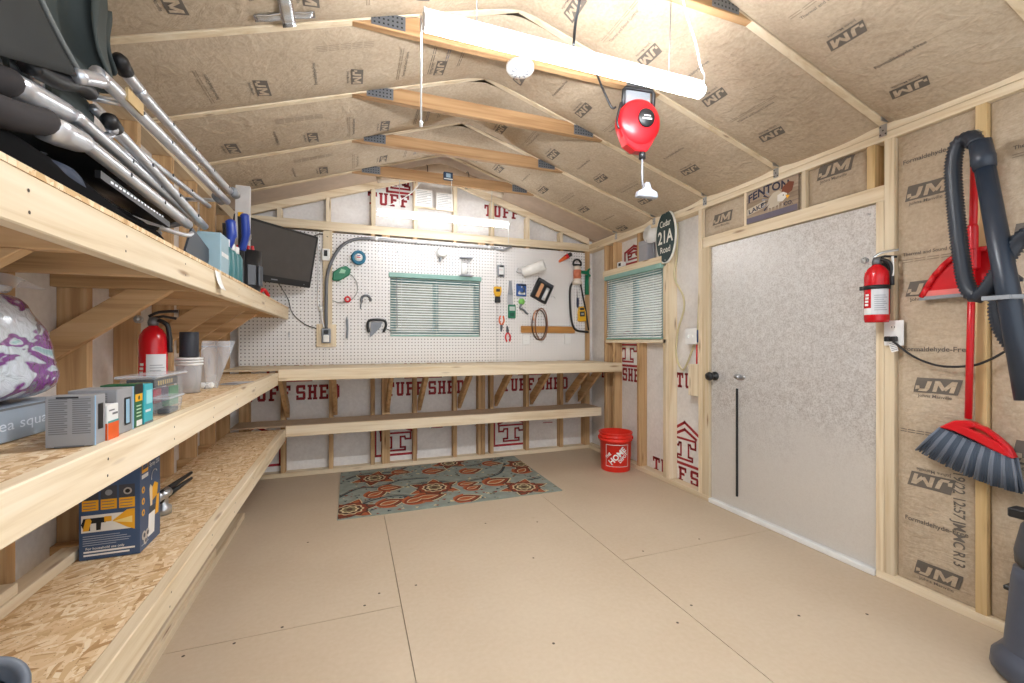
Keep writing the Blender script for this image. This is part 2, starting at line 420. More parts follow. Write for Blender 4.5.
# ---- back wall (gable end)
m = MB()
def wall_holes(m, M, x0, x1, z0, z1, hole, mat, thick=0.02):
    a, b, c, d = hole
    for q in ((x0, a, z0, z1), (b, x1, z0, z1), (a, b, z0, c), (a, b, d, z1)):
        m.prism([(q[0], q[2]), (q[1], q[2]), (q[1], q[3]), (q[0], q[3])], M, -thick, mat)
MBK = FR((0, BS, 0), (1, 0, 0), (0, 0, 1))
WB = (0.362, 1.278, 1.29, 1.885)      # back window opening
wall_holes(m, MBK, LS, RS, 0, PLATE, WB, WRAP)
m.prism([(LS, PLATE - .04), (RS, PLATE - .04), (RS, ZR(RS) + .085), (XC, rafter_z(XC) + 0.125), (LS, ZL(LS) + .085)], MBK, -0.02, WRAP)
for k in (-1, 0, 1):
    wrap_text(m, MBK, 0.325 + 1.235 * k, 0.69)
    wrap_logo(m, MBK, 0.426 + 1.24 * k, 0.10)
    wrap_logo(m, MBK, 0.70 + 1.235 * k, 0.875, 0.36, 0.3)
    if k < 1 and k > -1: pass
for k in (0, 1):
    wrap_text(m, MBK, 0.155 + 1.2 * k, 2.60, 0.125, 0.105, 'TUFF')
    wrap_logo(m, MBK, 0.47 + 1.2 * k, 2.745, 0.26, 0.2)
for x, z in ((-.33, .45), (-.05, .46), (.78, .44), (1.25, .43), (2.05, .41)):       # small printed lines
    for j in range(3): m.rect(x + .02 * (j % 2), z - .05 * j, x + .12, z - .05 * j + .008, MBK, REDP)
wall_back = struct(m.build('wall_back', base=(0, 0, 0)))
def stud(parent, x0, x1, y0, y1, z0, z1, mat=PINEW, name='stud'):
    return MB().bx(x0, x1, y0, y1, z0, z1, mat).build(name, parent, bevel=0.002)
for x0, x1 in ((-.93, -.85), (-.60, -.562), (-.195, -.157), (.18, .218), (.284, .322), (.3225, .3605), (.585, .623), (.995, 1.033), (1.262, 1.298), (1.302, 1.338), (1.395, 1.433), (1.805, 1.843), (2.225, 2.263), (2.538, 2.606)):
    z1 = 2.285
    if .36 < x0 < 1.28: stud(wall_back, x0, x1, B, BS, .04, 1.27); stud(wall_back, x0, x1, B, BS, 1.95, z1)
    else: stud(wall_back, x0, x1, B, BS, .04, z1)
MB().bx(.36, 1.30, B, BS, 1.25, 1.288, PINEW).build('window_sill_plate', wall_back)
MB().bx(.36, 1.30, B, BS, 1.89, 1.97, PINEW).build('window_header', wall_back)
MB().bx(L, R, B, BS, 0.0, .04, PINE).build('sole_plate', wall_back, bevel=.002)
MB().bx(L, R, B, BS, 2.285, PLATE, PINE).build('top_plate', wall_back, bevel=.002)
for x in (-.63, -.22, .185, .59, .995, 1.40, 1.81, 2.22):      # short gable studs
    zt = rafter_z(x + .02) - .0
    if zt - PLATE > .05: stud(wall_back, x, x + .04, B, BS - .01, PLATE, zt, PINE, 'gable_stud')
for sgn in (-1, 1):                                            # sloping gable boards
    xa, xb = (L, XC) if sgn < 0 else (XC, R)
    mm = MB(); Mx = FR((0, B + .038, 0), (1, 0, 0), (0, 0, 1))
    mm.prism([(xa, rafter_z(xa)), (xb, rafter_z(xb)), (xb, rafter_z(xb) + .09), (xa, rafter_z(xa) + .09)], Mx, .038, PINE)
    mm.build('gable_rafter', wall_back, bevel=.002)
# blocking above the pegboard
for x0, x1 in ((-.60, -.30), (.0, .2), (.55, .68), (1.2, 1.3)):
    pass

# ---- right wall
MRT = FR((RS, 0, 0), (0, -1, 0), (0, 0, 1))      # local x = -Y
m = MB()
WR = (3.172, 4.072, 1.262, 1.905)                # right window opening (Y0,Y1,Z0,Z1)
DR = (1.497, 2.638, 0.0, 1.97)                   # door opening
def rpan(y0, y1, z0, z1): m.prism([(-y1, z0), (-y0, z0), (-y0, z1), (-y1, z1)], MRT, -0.02, WRAP)
rpan(WR[1], BS, 0, PLATE); rpan(WR[0], WR[1], 0, WR[2]); rpan(WR[0], WR[1], WR[3], PLATE); rpan(DR[1], WR[0], 0, PLATE)
rpan(DR[0], DR[1], DR[3], PLATE); rpan(FRONT, DR[0], 0, PLATE)
wrap_text(m, MRT, -4.34, 0.83, 0.135, 0.1); wrap_logo(m, MRT, -3.82, 0.99, 0.42, 0.36)
wrap_text(m, MRT, -3.42, 0.03, 0.125, 0.115); wrap_logo(m, MRT, -3.0, 0.185, 0.36, 0.36)
wrap_text(m, MRT, -3.10, 0.84, 0.13, 0.1, 'TUFF'); wrap_logo(m, MRT, -3.72, 2.04, 0.30, 0.17)
wall_right = struct(m.build('wall_right', base=(0, 0, 0)))
S = lambda y0, y1, z0, z1, mat=PINEW, name='stud', x0=R, x1=RS: stud(wall_right, x0, x1, y0, y1, z0, z1, mat, name)
S(4.092, 4.130, .04, 2.285)
S(3.922, 3.96, .04, 1.225); S(3.922, 3.96, 2.0, 2.285)
S(3.508, 3.546, .04, 1.225); S(3.508, 3.546, 2.0, 2.285)
S(3.132, 3.170, .04, 1.91, PINE); S(3.092, 3.130, .04, 2.285, PINE)
S(2.712, 2.750, .04, 2.285, PINE); S(2.640, 2.710, .04, 1.975, PINE)
S(1.458, 1.495, .04, 1.975, PINE); S(1.412, 1.456, .04, 2.285, PINE)
S(2.296, 2.318, 2.055, 2.285, PINE); S(1.875, 1.900, 2.055, 2.285, PINE)
S(1.500, 1.538, 2.055, 2.285, PINEY)
S(1.066, 1.104, .04, 2.285, PINEY); S(.66, .698, .04, 2.285, PINEY); S(.25, .288, .04, 2.285, PINEY); S(-.15, -.112, .04, 2.285, PINEY)
MB().bx(R, RS, WR[0] - .04, WR[1] + .04, 1.225, 1.26, PINE).build('window_sill_plate', wall_right, bevel=.002)
MB().bx(R - .022, RS, WR[0] - .04, WR[1] + .05, 1.925, 2.0, PINE).build('window_header', wall_right, bevel=.002)
MB().bx(R, RS, 1.456, 2.70, 1.975, 2.055, PINE).build('door_header', wall_right, bevel=.002)
MB().bx(R, RS, 2.64, BS, 0, .04, PINE).build('sole_plate', wall_right, bevel=.002)
MB().bx(R, RS, FRONT, 1.495, 0, .04, PINE).build('sole_plate', wall_right, bevel=.002)
MB().bx(R, RS, FRONT, BS, 2.285, 2.325, PINE).build('top_plate', wall_right, bevel=.002)
MB().bx(R, RS, FRONT, BS, 2.327, PLATE, PINE).build('top_plate', wall_right, bevel=.002)

# ---- left wall
m = MB()
MLT = FR((LS, 0, 0), (0, 1, 0), (0, 0, 1))
m.prism([(FRONT, 0), (BS, 0), (BS, PLATEL), (FRONT, PLATEL)], MLT, -0.02, WRAP)
wall_left = struct(m.build('wall_left', base=(0, 0, 0)))
LSTUD = [4.12, 3.715, 3.31, 2.91, 2.50, 2.09, 1.68, 1.27, .86, .45, .05]     # near faces
for y in LSTUD: stud(wall_left, LS, L, y, y + .038, .04, 2.262, PINEW)
MB().bx(LS, L, FRONT, BS, 0, .04, PINE).build('sole_plate', wall_left)
MB().bx(LS, L, FRONT, BS, 2.262, PLATEL, PINE).build('top_plate', wall_left)

# ---- ceiling: roof deck, trusses, paper-faced batts
m = MB(); MCE = FR((0, FRONT, 0), (1, 0, 0), (0, 0, 1))
dk = [(LS - .03, ZL(LS) + .07), (XC, rafter_z(XC) + .12), (RS + .03, ZR(RS) + .07)]
m.prism(dk + [(x, z + .03) for x, z in dk[::-1]], MCE, -(BS + .03 - FRONT), plain('roof_deck', (176, 150, 128), 0.8))
ceiling = struct(m.build('ceiling', base=(0, 0, 2.3)))
TRUSS = [0.24, 0.85, 1.46, 2.07, 2.68, 3.29, 3.90]
CT = 2.657
xl = 0.0; xr = R - (CT - PLATE) / PITCH
for ty in TRUSS:
    Mx = FR((0, ty + .019, 0), (1, 0, 0), (0, 0, 1))
    for xa, xb, fz in ((LS, XC, ZL), (XC, RS, ZR)):
        za = fz(xa); zb = fz(xb)
        MB().prism([(xa, za), (xb, zb), (xb, zb + .085), (xa, za + .085)], Mx, .038, PINE).build('rafter', ceiling, bevel=.002)
    q = .088 / PITCH
    MB().prism([(xl + .004, CT), (xr - .004, CT), (xr - q, CT + .088), (xl + q, CT + .088)], FR((0, ty + .0185, 0), (1, 0, 0), (0, 0, 1)), .0372, PINET).build('collar_tie', ceiling, bevel=.002)
    for xx in (xl + .16, xr - .16):
        mm = MB(); Mp = FR((xx, ty - .0205, CT + .04), (1, 0, 0), (0, 0, 1)); mm.box(Mp, .15, .065, .002, ZINC)
        for a in range(7):
            for b in (-1, 0, 1): mm.rect(-.065 + a * .02, b * .02 - .004, -.057 + a * .02, b * .02 + .004, Mp, BLACK, .0016)
        mm.build('nail_plate', ceiling)
    mm = MB()                                                # hurricane tie on the right plate
    Mt = FR((R - .0015, ty, PLATE - .03), (0, -1, 0), (0, 0, 1)); mm.box(Mt, .034, .06, .003, STEEL)
    mm.box(FR((R - .03, ty - .021, PLATE + .02), (1, 0, 0), (0, 0, 1)), .05, .035, .003, STEEL)
    for a, b in ((-.012, -.02), (.012, -.02), (0, 0), (-.012, .02)): mm.disc(.004, Mt, BLACK, .0022, 8, a, b)
    mm.build('hurricane_tie', ceiling)

def jm_logo(m, mp, x, y, w=.17, h=.072, faint=PRINT, bg=KRAFT, turn=1):
    def q(a, b): return mp(x + a * turn, y + b * turn)
    kx = w / .19; ky = 1.0
    def fl(poly, mat, lift):
        if mat is bg: poly = [(px * kx, py) for px, py in poly]
        a = sum(poly[i][0] * poly[(i + 1) % len(poly)][1] - poly[(i + 1) % len(poly)][0] * poly[i][1] for i in range(len(poly)))
        if a < 0: poly = poly[::-1]
        m.add([q(*p)[0] + q(*p)[1] * lift for p in poly], [tuple(range(len(poly)))], mat)
    s = .018
    n = 12
    for k in range(n):                                       # dark slanted badge in small cells so that it follows the paper
        a0 = -w / 2 + w * k / n; a1 = -w / 2 + w * (k + 1) / n
        for j in range(5):
            b0 = -h / 2 + h * j / 5; b1 = b0 + h / 5; s0 = s * j / 5; s1 = s * (j + 1) / 5
            fl([(a0 + s0, b0), (a1 + s0, b0), (a1 + s1, b1), (a0 + s1, b1)], faint, .0028)
    # light J hook and M
    fl([(-.028, h * .30), (-.008, h * .30), (-.022, -h * .22), (-.042, -h * .22)], bg, .0054)
    fl([(-.022, -h * .22), (-.034, -h * .40), (-.072, -h * .40), (-.064, -h * .22)], bg, .0054)
    fl([(-.064, -h * .02), (-.080, -h * .02), (-.084, -h * .3), (-.064, -h * .22)], bg, .0054)
    for a, b in (((.0, -.38), (.014, .34)), ((.072, -.38), (.088, .34))):
        fl([(a[0] - .009, a[1] * h), (a[0] + .009, a[1] * h), (b[0] + .009, b[1] * h), (b[0] - .009, b[1] * h)], bg, .0054)
    fl([(.006, .34 * h), (.026, .34 * h), (.050, -.2 * h), (.034, -.3 * h)], bg, .0054)
    fl([(.074, .34 * h), (.094, .34 * h), (.050, -.3 * h), (.040, -.12 * h)], bg, .0054)
    V, F = text_geo('Johns Manville', .01)
    m.add([q(v.x * .0255 * kx, v.y * .024 * kx - h / 2 - .017)[0] + q(v.x * .0255 * kx, v.y * .024 * kx - h / 2 - .017)[1] * .0028 for v in V], F, faint)
def line_text(m, mp, body, x, y, size, mat=PRINT, turn=1, rot=0, bold=.0, wide=1.0):
    V, F = text_geo(body, bold); out = []
    for v in V:
        a, b = v.x * size * wide, v.y * size
        if rot: a, b = -b * rot, a * rot
        p, nn = mp(x + a * turn, y + b * turn); out.append(p + nn * .0028)
    m.add(out, F, mat)
def fine_lines(m, mp, x, y, w, n, mat=PRINT2, rot=0):
    for k in range(n):
        for j in range(5):
            a0, a1 = -w / 2 + w * j / 5, -w / 2 + w * (j + .86) / 5; b = -k * .011
            P = [(a0, b), (a1, b), (a1, b + .0035), (a0, b + .0035)]
            if rot: P = [(-d * rot, c * rot) for c, d in P]
            m.add([mp(x + c, y + d)[0] + mp(x + c, y + d)[1] * .0026 for c, d in P], [(0, 1, 2, 3)], mat)

bays = [(FRONT, .24)] + [(TRUSS[i], TRUSS[i + 1]) for i in range(len(TRUSS) - 1)] + [(3.90, B + .02)]
for bi, (ya, yb) in enumerate(bays):
    last = bi == len(bays) - 1
    y0, y1 = ya + .021, yb - .021; seed = bi * 7.3
    def surf(x, y, y0=y0, y1=y1, seed=seed, last=last):
        t = min(1, max(0, (y - y0) / (y1 - y0))); d = abs(x - XC)
        d2 = math.sqrt(d * d + .010)
        za_, zb_ = ZL(x), ZR(x); z = (za_ + zb_) / 2 - math.sqrt(((za_ - zb_) / 2) ** 2 + .0006) + .008
        bul = 1 - (2 * t - 1) ** 4
        z -= (.024 + .012 * mnoise.noise((x * 1.3, seed, 0))) * bul
        wr = math.exp(-(d / .75) ** 2)
        z += bul * (.018 * wr * mnoise.noise((x * 9 + y * 3, y * 2.2 + seed, 1)) + .004 * mnoise.noise((x * 5, y * 5, seed)))
        if last: z += .062 + .02 * bul
        return z
    def mp(u, v, surf=surf):          # u along +Y, v along +X; seen from below
        p = Vector((v, u, surf(v, u))); e = .01
        n_ = Vector((1, 0, (surf(v + e, u) - surf(v - e, u)) / (2 * e))).cross(Vector((0, 1, (surf(v, u + e) - surf(v, u - e)) / (2 * e)))).normalized()
        return p, -n_
    m = MB()
    m.grid(lambda a, b: Vector((LS + .01 + (RS - LS - .02) * b, y0 + (y1 - y0) * a, surf(LS + .01 + (RS - LS - .02) * b, y0 + (y1 - y0) * a))), 14, 140, plain('bare_roof_deck', (196, 178, 162), .7) if last else KRAFT)
    if 1 <= bi <= 6:
        # phase measured per bay
        ph = {1: 2.20, 2: 1.98, 3: 2.30, 4: 1.83, 5: 2.34, 6: 2.1}[bi]; pl = {1: -.3, 2: -.53, 3: -.15, 4: .03, 5: -.23, 6: -.2}[bi]
        yc = ya + .39
        k0 = -8
        for k in range(-8, 3):
            x = ph + .43 * k
            if x < XC: x = pl + .445 * (k + 5)
            if not (L + .08 < x < R - .04): continue
            if abs(x - XC) < .12: continue
            jm_logo(m, mp, yc, x, .145, .060)
            if x - .215 > L + .06 and abs(x - .215 - XC) > .1:
                if k % 2: line_text(m, mp, 'Formaldehyde-Free', yc - .06, x - .2, .024, PRINT, -1, 0, .012)
                else:
                    line_text(m, mp, 'Thermal and Sound Control', yc - .05, x - .2, .020, PRINT, -1, 0, .012); fine_lines(m, mp, yc - .05, x - .225, .3, 2)
            if k % 2 and L + .2 < x < XC: fine_lines(m, mp, ya + .12, x - .05, .26, 4, PRINT2, 1)
        for j, xx in enumerate((.42, .50, .58)):               # blue ink lines by the ridge on the left slope
            fine_lines(m, mp, ya + .30, xx, .3 - .05 * j, 2, BLUEPRINT if j % 2 else PRINT)
    m.build('roof_panel' if last else 'insulation_batt', ceiling)

# ---- wall batts on the right
def wall_batt(y0, y1, z0, z1, deco, seed, depth=.03):
    def sx(y, z):
        t = (y - y0) / (y1 - y0); s_ = (z - z0) / (z1 - z0); t = min(1, max(0, t)); s_ = min(1, max(0, s_))
        b = (1 - (2 * t - 1) ** 6) * (1 - (2 * s_ - 1) ** 16)
        return R + depth - (.024 + .005 * mnoise.noise((z * 2, seed, 0))) * b + b * (.008 * mnoise.noise((y * 5, z * 15 + seed + y * 8, 3)) + .002 * mnoise.noise((y * 22, z * 26, seed)))
    def mp(u, v):                    # u = -Y
        p = Vector((sx(-u, v), -u, v)); e = .01
        dy = (sx(-u + e, v) - sx(-u - e, v)) / (2 * e); dz = (sx(-u, v + e) - sx(-u, v - e)) / (2 * e)
        return p, Vector((-1, dy, dz)).normalized()
    m = MB(); n = max(8, int((y1 - y0) / .018)); k = max(8, int((z1 - z0) / .02))
    m.grid(lambda a, b: Vector((sx(y1 + (y0 - y1) * a, z0 + (z1 - z0) * b), y1 + (y0 - y1) * a, z0 + (z1 - z0) * b)), n, k, KRAFT)
    deco(m, mp); m.build('insulation_batt', wall_right)
def deco_main(m, mp):
    c = -1.25
    line_text(m, mp, 'Formaldehyde-Free', c - .01, 2.135, .030, PRINT, 1, 0, .012)
    jm_logo(m, mp, c - .035, 1.975); jm_logo(m, mp, c - .03, 1.50); jm_logo(m, mp, c - .0, 1.028)
    line_text(m, mp, 'Thermal and Sound Control', c, 1.675, .022, PRINT, 1, 0, .012); fine_lines(m, mp, c, 1.645, .26, 2)
    line_text(m, mp, 'Formaldehyde-Free', c, 1.20, .032, PRINT, 1, 0, .012)
    fine_lines(m, mp, c - .05, .80, .18, 2, PRINT)
    jm_logo(m, mp, c - .005, .565, turn=-1)
    line_text(m, mp, 'Formaldehyde-Free', c, .36, .030, PRINT, 1, 0, .012)
    jm_logo(m, mp, c + .0, .135)
    line_text(m, mp, '06/19/22 12:57 JM MC R13', c + .083, .455, .056, PRINT, 1, -1, .012, .80)
wall_batt(1.106, 1.410, .042, 2.283, deco_main, 2.0)
def deco_side(m, mp):
    c = -.86
    for z in (1.68, .78): jm_logo(m, mp, c - .03, z, .21, .10)
    for z in (2.05, 1.17, .34):
        line_text(m, mp, 'Thermal and Sound Control', c, z, .022, PRINT, 1, 0, .012); fine_lines(m, mp, c, z - .03, .26, 2)
    m_ = m
wall_batt(.70, 1.064, .042, 2.283, deco_side, 5.0)
wall_batt(.29, .658, .042, 2.283, deco_side, 9.0)
wall_batt(2.320, 2.708, 2.057, 2.283, lambda m, mp: jm_logo(m, mp, -2.52, 2.165, .17, .075), 11.0)
wall_batt(1.902, 2.294, 2.057, 2.283, lambda m, mp: None, 12.0)
wall_batt(1.540, 1.873, 2.057, 2.283, lambda m, mp: jm_logo(m, mp, -1.715, 2.235, .19, .08), 13.0)
wall_batt(3.55, 3.93, 2.0, 2.283, lambda m, mp: None, 14.0) if False else None

# ---- door: galvanised skin in the right wall
m = MB()
m.bx(R + .022, R + .06, DR[0] + .002, DR[1] - .002, .035, DR[3], GALV)
Md = FR((R + .022, 0, 0), (0, -1, 0), (0, 0, 1))
m.tube([(R + .018, 1.53, 1.925), (R + .018, 1.545, 1.93)], .003, STEEL, 6)
door = struct(m.build('door_1', base=(R + .07, (DR[0] + DR[1]) / 2, 0)))
m = MB(); Mk = FR((R + .022, 2.597, .975), (0, -1, 0), (0, 0, 1))
m.lathe([(.034, 0), (.034, .008), (.014, .012), (.014, .035)], BLACK, Mk, 20)
m.lathe([(.014, .032), (.030, .045), (.034, .06), (.028, .075), (.0, .08)], BLACK, Mk, 20)
m.build('door_knob', door)
m = MB(); Mk = FR((R + .022, 2.375, .985), (0, -1, 0), (0, 0, 1))
m.lathe([(.0, 0), (.05, 0), (.05, .003), (.035, .006), (.0, .006)], STEEL, Mk, 24, 1.0, .45)
m.lathe([(.012, .005), (.012, .03), (.0, .032)], STEEL, Mk, 14)
m.build('latch_plate', door)
MB().bx(R + .010, R + .022, 2.385, 2.400, .12, .90, BLACKR).build('weather_strip', door, bevel=.003)
MB().bx(R - .01, R + .1, DR[0], DR[1], .0, .032, plain('white_threshold', (236, 236, 234), 0.35)).build('threshold', door, bevel=.004)


# ---- rough ground and hillside put outside to dim the view through the windows
def hill_mat():
    t = NT('added_slope_mottle'); co = t.coord(); n1 = t.noise(co, 1.6, 5, .65); n2 = t.noise(co, 9, 4, .6)
    c = t.ramp(n1, [(.35, rgb(78, 74, 60)), (.5, rgb(128, 120, 104)), (.65, rgb(128, 124, 108))]); c = t.mix(.4, c, t.ramp(n2, [(.35, rgb(80, 88, 66)), (.65, rgb(164, 156, 142))]))
    t.l(c, t.p.inputs['Base Color']); t.p.inputs['Roughness'].default_value = .9; return t.m
HM = hill_mat(); m = MB()
def hill(a, b):                       # wraps round the back and the right side, rising away from the shed
    s = a * 2; r = b ** 1.3 * 9
    if s < 1: x, y = -6 + 11.0 * s + r * s, 6.0 + r
    else: x, y = 5.0 + r, 6.0 + r * (2 - s) - 10.0 * (s - 1)
    return Vector((x, y, -.25 + r * .55 + .35 * mnoise.noise((x * .5, y * .5, 2)) * min(1, r)))
m.grid(lambda a, b: hill(1 - a, b), 60, 24, HM)
struct(m.build('added_slope', base=(3, 6, 0)))

# rolled batt stuffed under the ridge behind the last truss
ROLL = plain('pale_roll_facing', (206, 190, 170), .7)
mm = MB(); pts = smoothpts([(x, 4.10, rafter_z(x) - .035 - .05 * math.exp(-((x - XC) / .25) ** 2)) for x in (.22, .42, .62, .80, .98, 1.18, 1.42)], 5)
mm.tube(pts, [.03 + .045 * math.sin(PI * k / (len(pts) - 1)) for k in range(len(pts))], ROLL, 14); mm.build('insulation_roll', ceiling)
for x in (.66, 1.05):
    mm = MB(); c = Vector((x, 4.10, rafter_z(x) - .035 - .05 * math.exp(-((x - XC) / .25) ** 2))); mm.tube([c + Vector((.0, .077 * math.cos(k * .3142), .077 * math.sin(k * .3142))) for k in range(20)], .004, BLACK, 6, True); mm.build('roll_strap', ceiling)

# ---- windows
def slider(name, M, w, h, parentbase):
    """two-sash sliding window; M at the lower left corner of the opening on the inside, z towards the room"""
    def bxl(m, x0, x1, y0, y1, z0, z1, mat): m.box(M @ T((x0 + x1) / 2, (y0 + y1) / 2, (z0 + z1) / 2), x1 - x0, y1 - y0, z1 - z0, mat)
    m = MB(); f = .035
    bxl(m, 0, f, 0, h, -.075, -.01, GREENF); bxl(m, w - f, w, 0, h, -.075, -.01, GREENF)
    bxl(m, f, w - f, 0, f, -.075, -.01, GREENF); bxl(m, f, w - f, h - f, h, -.075, -.01, GREENF)
    o = struct(m.build(name, base=parentbase))
    m = MB()
    bxl(m, f, f + .022, f, h - f, -.05, -.03, GREENF); bxl(m, w - f - .022, w - f, f, h - f, -.05, -.03, GREENF)
    bxl(m, w / 2 - .03, w / 2 + .025, f, h - f, -.055, -.02, GREENF)
    bxl(m, f + .022, w - f - .022, f, f + .022, -.05, -.03, GREENF); bxl(m, f + .022, w - f - .022, h - f - .022, h - f, -.05, -.03, GREENF)
    so = m.build('sash', o)
    m = MB(); bxl(m, f, w / 2 - .03, f, h - f, -.046, -.042, GLASS); m.build('pane', so)
    m = MB(); bxl(m, w / 2 + .025, w - f, f, h - f, -.052, -.048, GLASS); m.build('pane', so)
    m = MB(); bxl(m, 0.0, w, -.012, 0.0, -.085, -.0, WHITE); m.build('window_sill', o)
    return o
MW1 = FR((WB[0], B + .012, WB[2]), (1, 0, 0), (0, 0, 1))
slider('window_1', MW1, WB[1] - WB[0], WB[3] - WB[2], (.82, B + .05, WB[2]))
MW2 = FR((R + .012, WR[1], WR[2]), (0, -1, 0), (0, 0, 1))
slider('window_2', MW2, WR[1] - WR[0], WR[3] - WR[2], (R + .05, 3.62, WR[2]))

def blind(M, w, h, n, tilt, label, base, wandx, rail_h=.045, proud=.02):
    t = thing('window_blind', label, 'blind', base, None)
    m = MB(); m.box(M @ T(w / 2, h + rail_h / 2 - .012, proud), w + .03, rail_h, .045, GREENA); m.build('headrail', t, bevel=.004)
    m = MB()
    for k in range(n):
        y = .022 + (h - .04) * k / (n - 1)
        Ms = M @ T(w / 2, y, proud - .006) @ RX(tilt)
        V = []; 
        for i, (zz, yy) in enumerate(((-.0125, 0), (-.004, .0022), (.004, .0022), (.0125, 0))):
            V += [Ms @ Vector((-w / 2 + .004, yy, zz)), Ms @ Vector((w / 2 - .004, yy, zz))]
        m.add(V, [(0, 1, 3, 2), (2, 3, 5, 4), (4, 5, 7, 6)], SLATM, True)
    for q in (.12, .5, .88): m.tube([M @ Vector((w * q, .01, proud + .007)), M @ Vector((w * q, h - .01, proud + .007))], .0012, WHITE, 5)
    m.build('slats', t)
    m = MB(); m.box(M @ T(w / 2, .008, proud - .006), w - .006, .016, .026, GREENA); m.build('bottom_rail', t, bevel=.003)
    m = MB(); m.tube([M @ Vector((wandx, h - .02, proud + .022)), M @ Vector((wandx + .004, h * .15, proud + .024))], .0035, GREYP, 6); m.build('tilt_wand', t)
    return t
blind(MW1 @ T(0, 0, .0), WB[1] - WB[0] - .004, WB[3] - WB[2], 23, 27, 'half-open slatted blind with sea-green headrail over the window in the pegboard', (.82, B - .02, WB[2]), .06)
blind(MW2 @ T(0.006, 0, .0), WR[1] - WR[0] - .012, WR[3] - WR[2], 27, 38, 'tilted slatted blind with sea-green headrail over the side window by the green oval sign', (R - .01, 3.62, WR[2]), .05)

# ================================================================== PEGBOARD, BENCH, SHELVES
def peg(x0, x1, hole, label):
    m = MB(); M = FR((0, 4.436, 0), (1, 0, 0), (0, 0, 1))
    zt, zb = 2.262, 1.024
    if hole:
        a, b, c, d = hole
        for q in ((x0, a, zb, zt), (b, x1, zb, zt), (a, b, zb, c), (a, b, d, zt)): m.prism([(q[0], q[2]), (q[1], q[2]), (q[1], q[3]), (q[0], q[3])], M, -.006, PEG)
    else: m.prism([(x0, zb), (x1, zb), (x1, zt), (x0, zt)], M, -.006, PEG)
    return tag(m.build('pegboard', base=((x0 + x1) / 2, 4.44, zb)), label, 'pegboard')
peg(-.93, -.225, None, 'white pegboard panel behind the television')
peg(-.223, 1.462, WB, 'white pegboard panel cut out around the window with the blind')
peg(1.466, 2.536, None, 'white pegboard panel holding the paper roll, caulk gun and brown rope')

t = thing('workbench', 'long pine workbench built along the back wall under the pegboard', 'workbench', (.85, 4.1, .93))
MB().bx(-.93, 2.60, 3.838, 4.434, 1.008, 1.020, PINE).build('bench_top', t, bevel=.001)
MB().bx(-.53, 2.61, 3.80, 3.838, .932, 1.022, PINE).build('fascia_board', t, bevel=.003)
for x in (-.541, -.136, .336, .644, 1.055, 1.455, 1.864, 2.30, 2.46):
    mm = MB(); Mx = FR((x + .017, 0, 0), (0, 1, 0), (0, 0, 1))    # local x=Y, y=Z, z=+X
    mm.prism([(4.435, .545), (4.435, .66), (3.97, 1.006), (3.845, 1.006)], Mx, -.034, PINEW); mm.build('brace', t, bevel=.002)
MB().bx(2.49, 2.528, 3.84, 4.44, .918, 1.006, PINEW).build('end_bearer', t)
MB().bx(-.5, 2.48, 4.396, 4.434, .918, 1.006, PINEW).build('rear_ledger', t) if False else None

t = thing('wooden_shelf', 'low narrow pine shelf running under the back workbench', 'shelf', (1.0, 4.27, .43))
MB().bx(-.93, 2.55, 4.138, 4.444, .512, .524, plain('grey_board', (176, 152, 126), 0.7)).build('shelf_deck', t)
MB().bx(-.517, 2.55, 4.10, 4.138, .435, .526, PINE).build('fascia_board', t, bevel=.003)
for x in (-.12, .66, 1.47, 2.28): MB().bx(x, x + .034, 4.14, 4.44, .425, .511, PINEW).build('bearer', t)

def left_shelf(label, x1, ztop, y0, y1, brackets, deckmat, joint, over):
    t = thing('wooden_shelf', label, 'shelf', ((x1 + L) / 2, (y0 + y1) / 2, ztop - .1))
    if over: MB().bx(-.93, x1, y0, y1, ztop - .012, ztop, deckmat).build('shelf_deck', t); fz = ztop - .0125
    else: MB().bx(-.93, x1 - .0385, y0, y1, ztop - .014, ztop - .002, deckmat).build('shelf_deck', t); fz = ztop
    ys = [y0] + joint + [y1]
    for a, b in zip(ys, ys[1:]):
        mm = MB().bx(x1 - .038, x1, a + .001, b - .001, fz - .095, fz, PINE); Mn = FR((x1, 0, fz), (0, 1, 0), (0, 0, 1)); yy = a + .09
        while yy < b - .03:
            for dz in (-.03, -.068): mm.disc(.0035, Mn @ T(0, 0, 0), SCREW, .0008, 8, yy + random.uniform(-.012, .012), dz)
            yy += random.uniform(.34, .44)
        mm.build('fascia_board', t, bevel=.003)
    for y in LSTUD:
        if not (y0 < y < y1 - .1): continue
        yy = y - .0385
        MB().bx(LS, x1 - .039, yy, yy + .037, fz - .095, fz - .004 if not over else fz - .001, PINEW).build('bracket_arm', t, bevel=.002)
        if brackets and y in brackets:
            mm = MB(); Mx = FR((0, yy, 0), (1, 0, 0), (0, 0, 1))
            z = fz - .0955; mm.prism([(LS, z - .275), (LS, z - .165), (-.80, z), (-.655, z)], Mx, -.037, PINEW); mm.build('brace', t, bevel=.002)
    return t
left_shelf('upper pine shelf on the left wall with diagonal braces, carrying the folded chairs', -.53, 1.547, .02, 4.40, [.45, 1.27, 2.09, 2.91, 3.31, 3.715], OSB, [.913], True)
left_shelf('middle strand-board shelf on the left wall carrying the small boxes', -.53, .997, .02, 3.80, [], OSB, [], False)
left_shelf('lowest strand-board shelf on the left wall with the navy sprayer carton on it', -.517, .502, .02, 4.10, [], OSB, [], False)
for nm in (0,): pass
def lumber(label, x0, x1, y0, y1, z0, z1, group=None):
    return tag(MB().bx(x0, x1, y0, y1, z0, z1, PINE).build('lumber_board', bevel=.002), label, 'lumber', group)
lumber('pine board lying on the strand-board shelf against the studs, under a shorter one', -.928, -.868, .3, 1.93, .502, .535)
lumber('shorter pine board on top of another at the back of the lowest shelf', -.928, -.872, .3, 1.62, .536, .568)
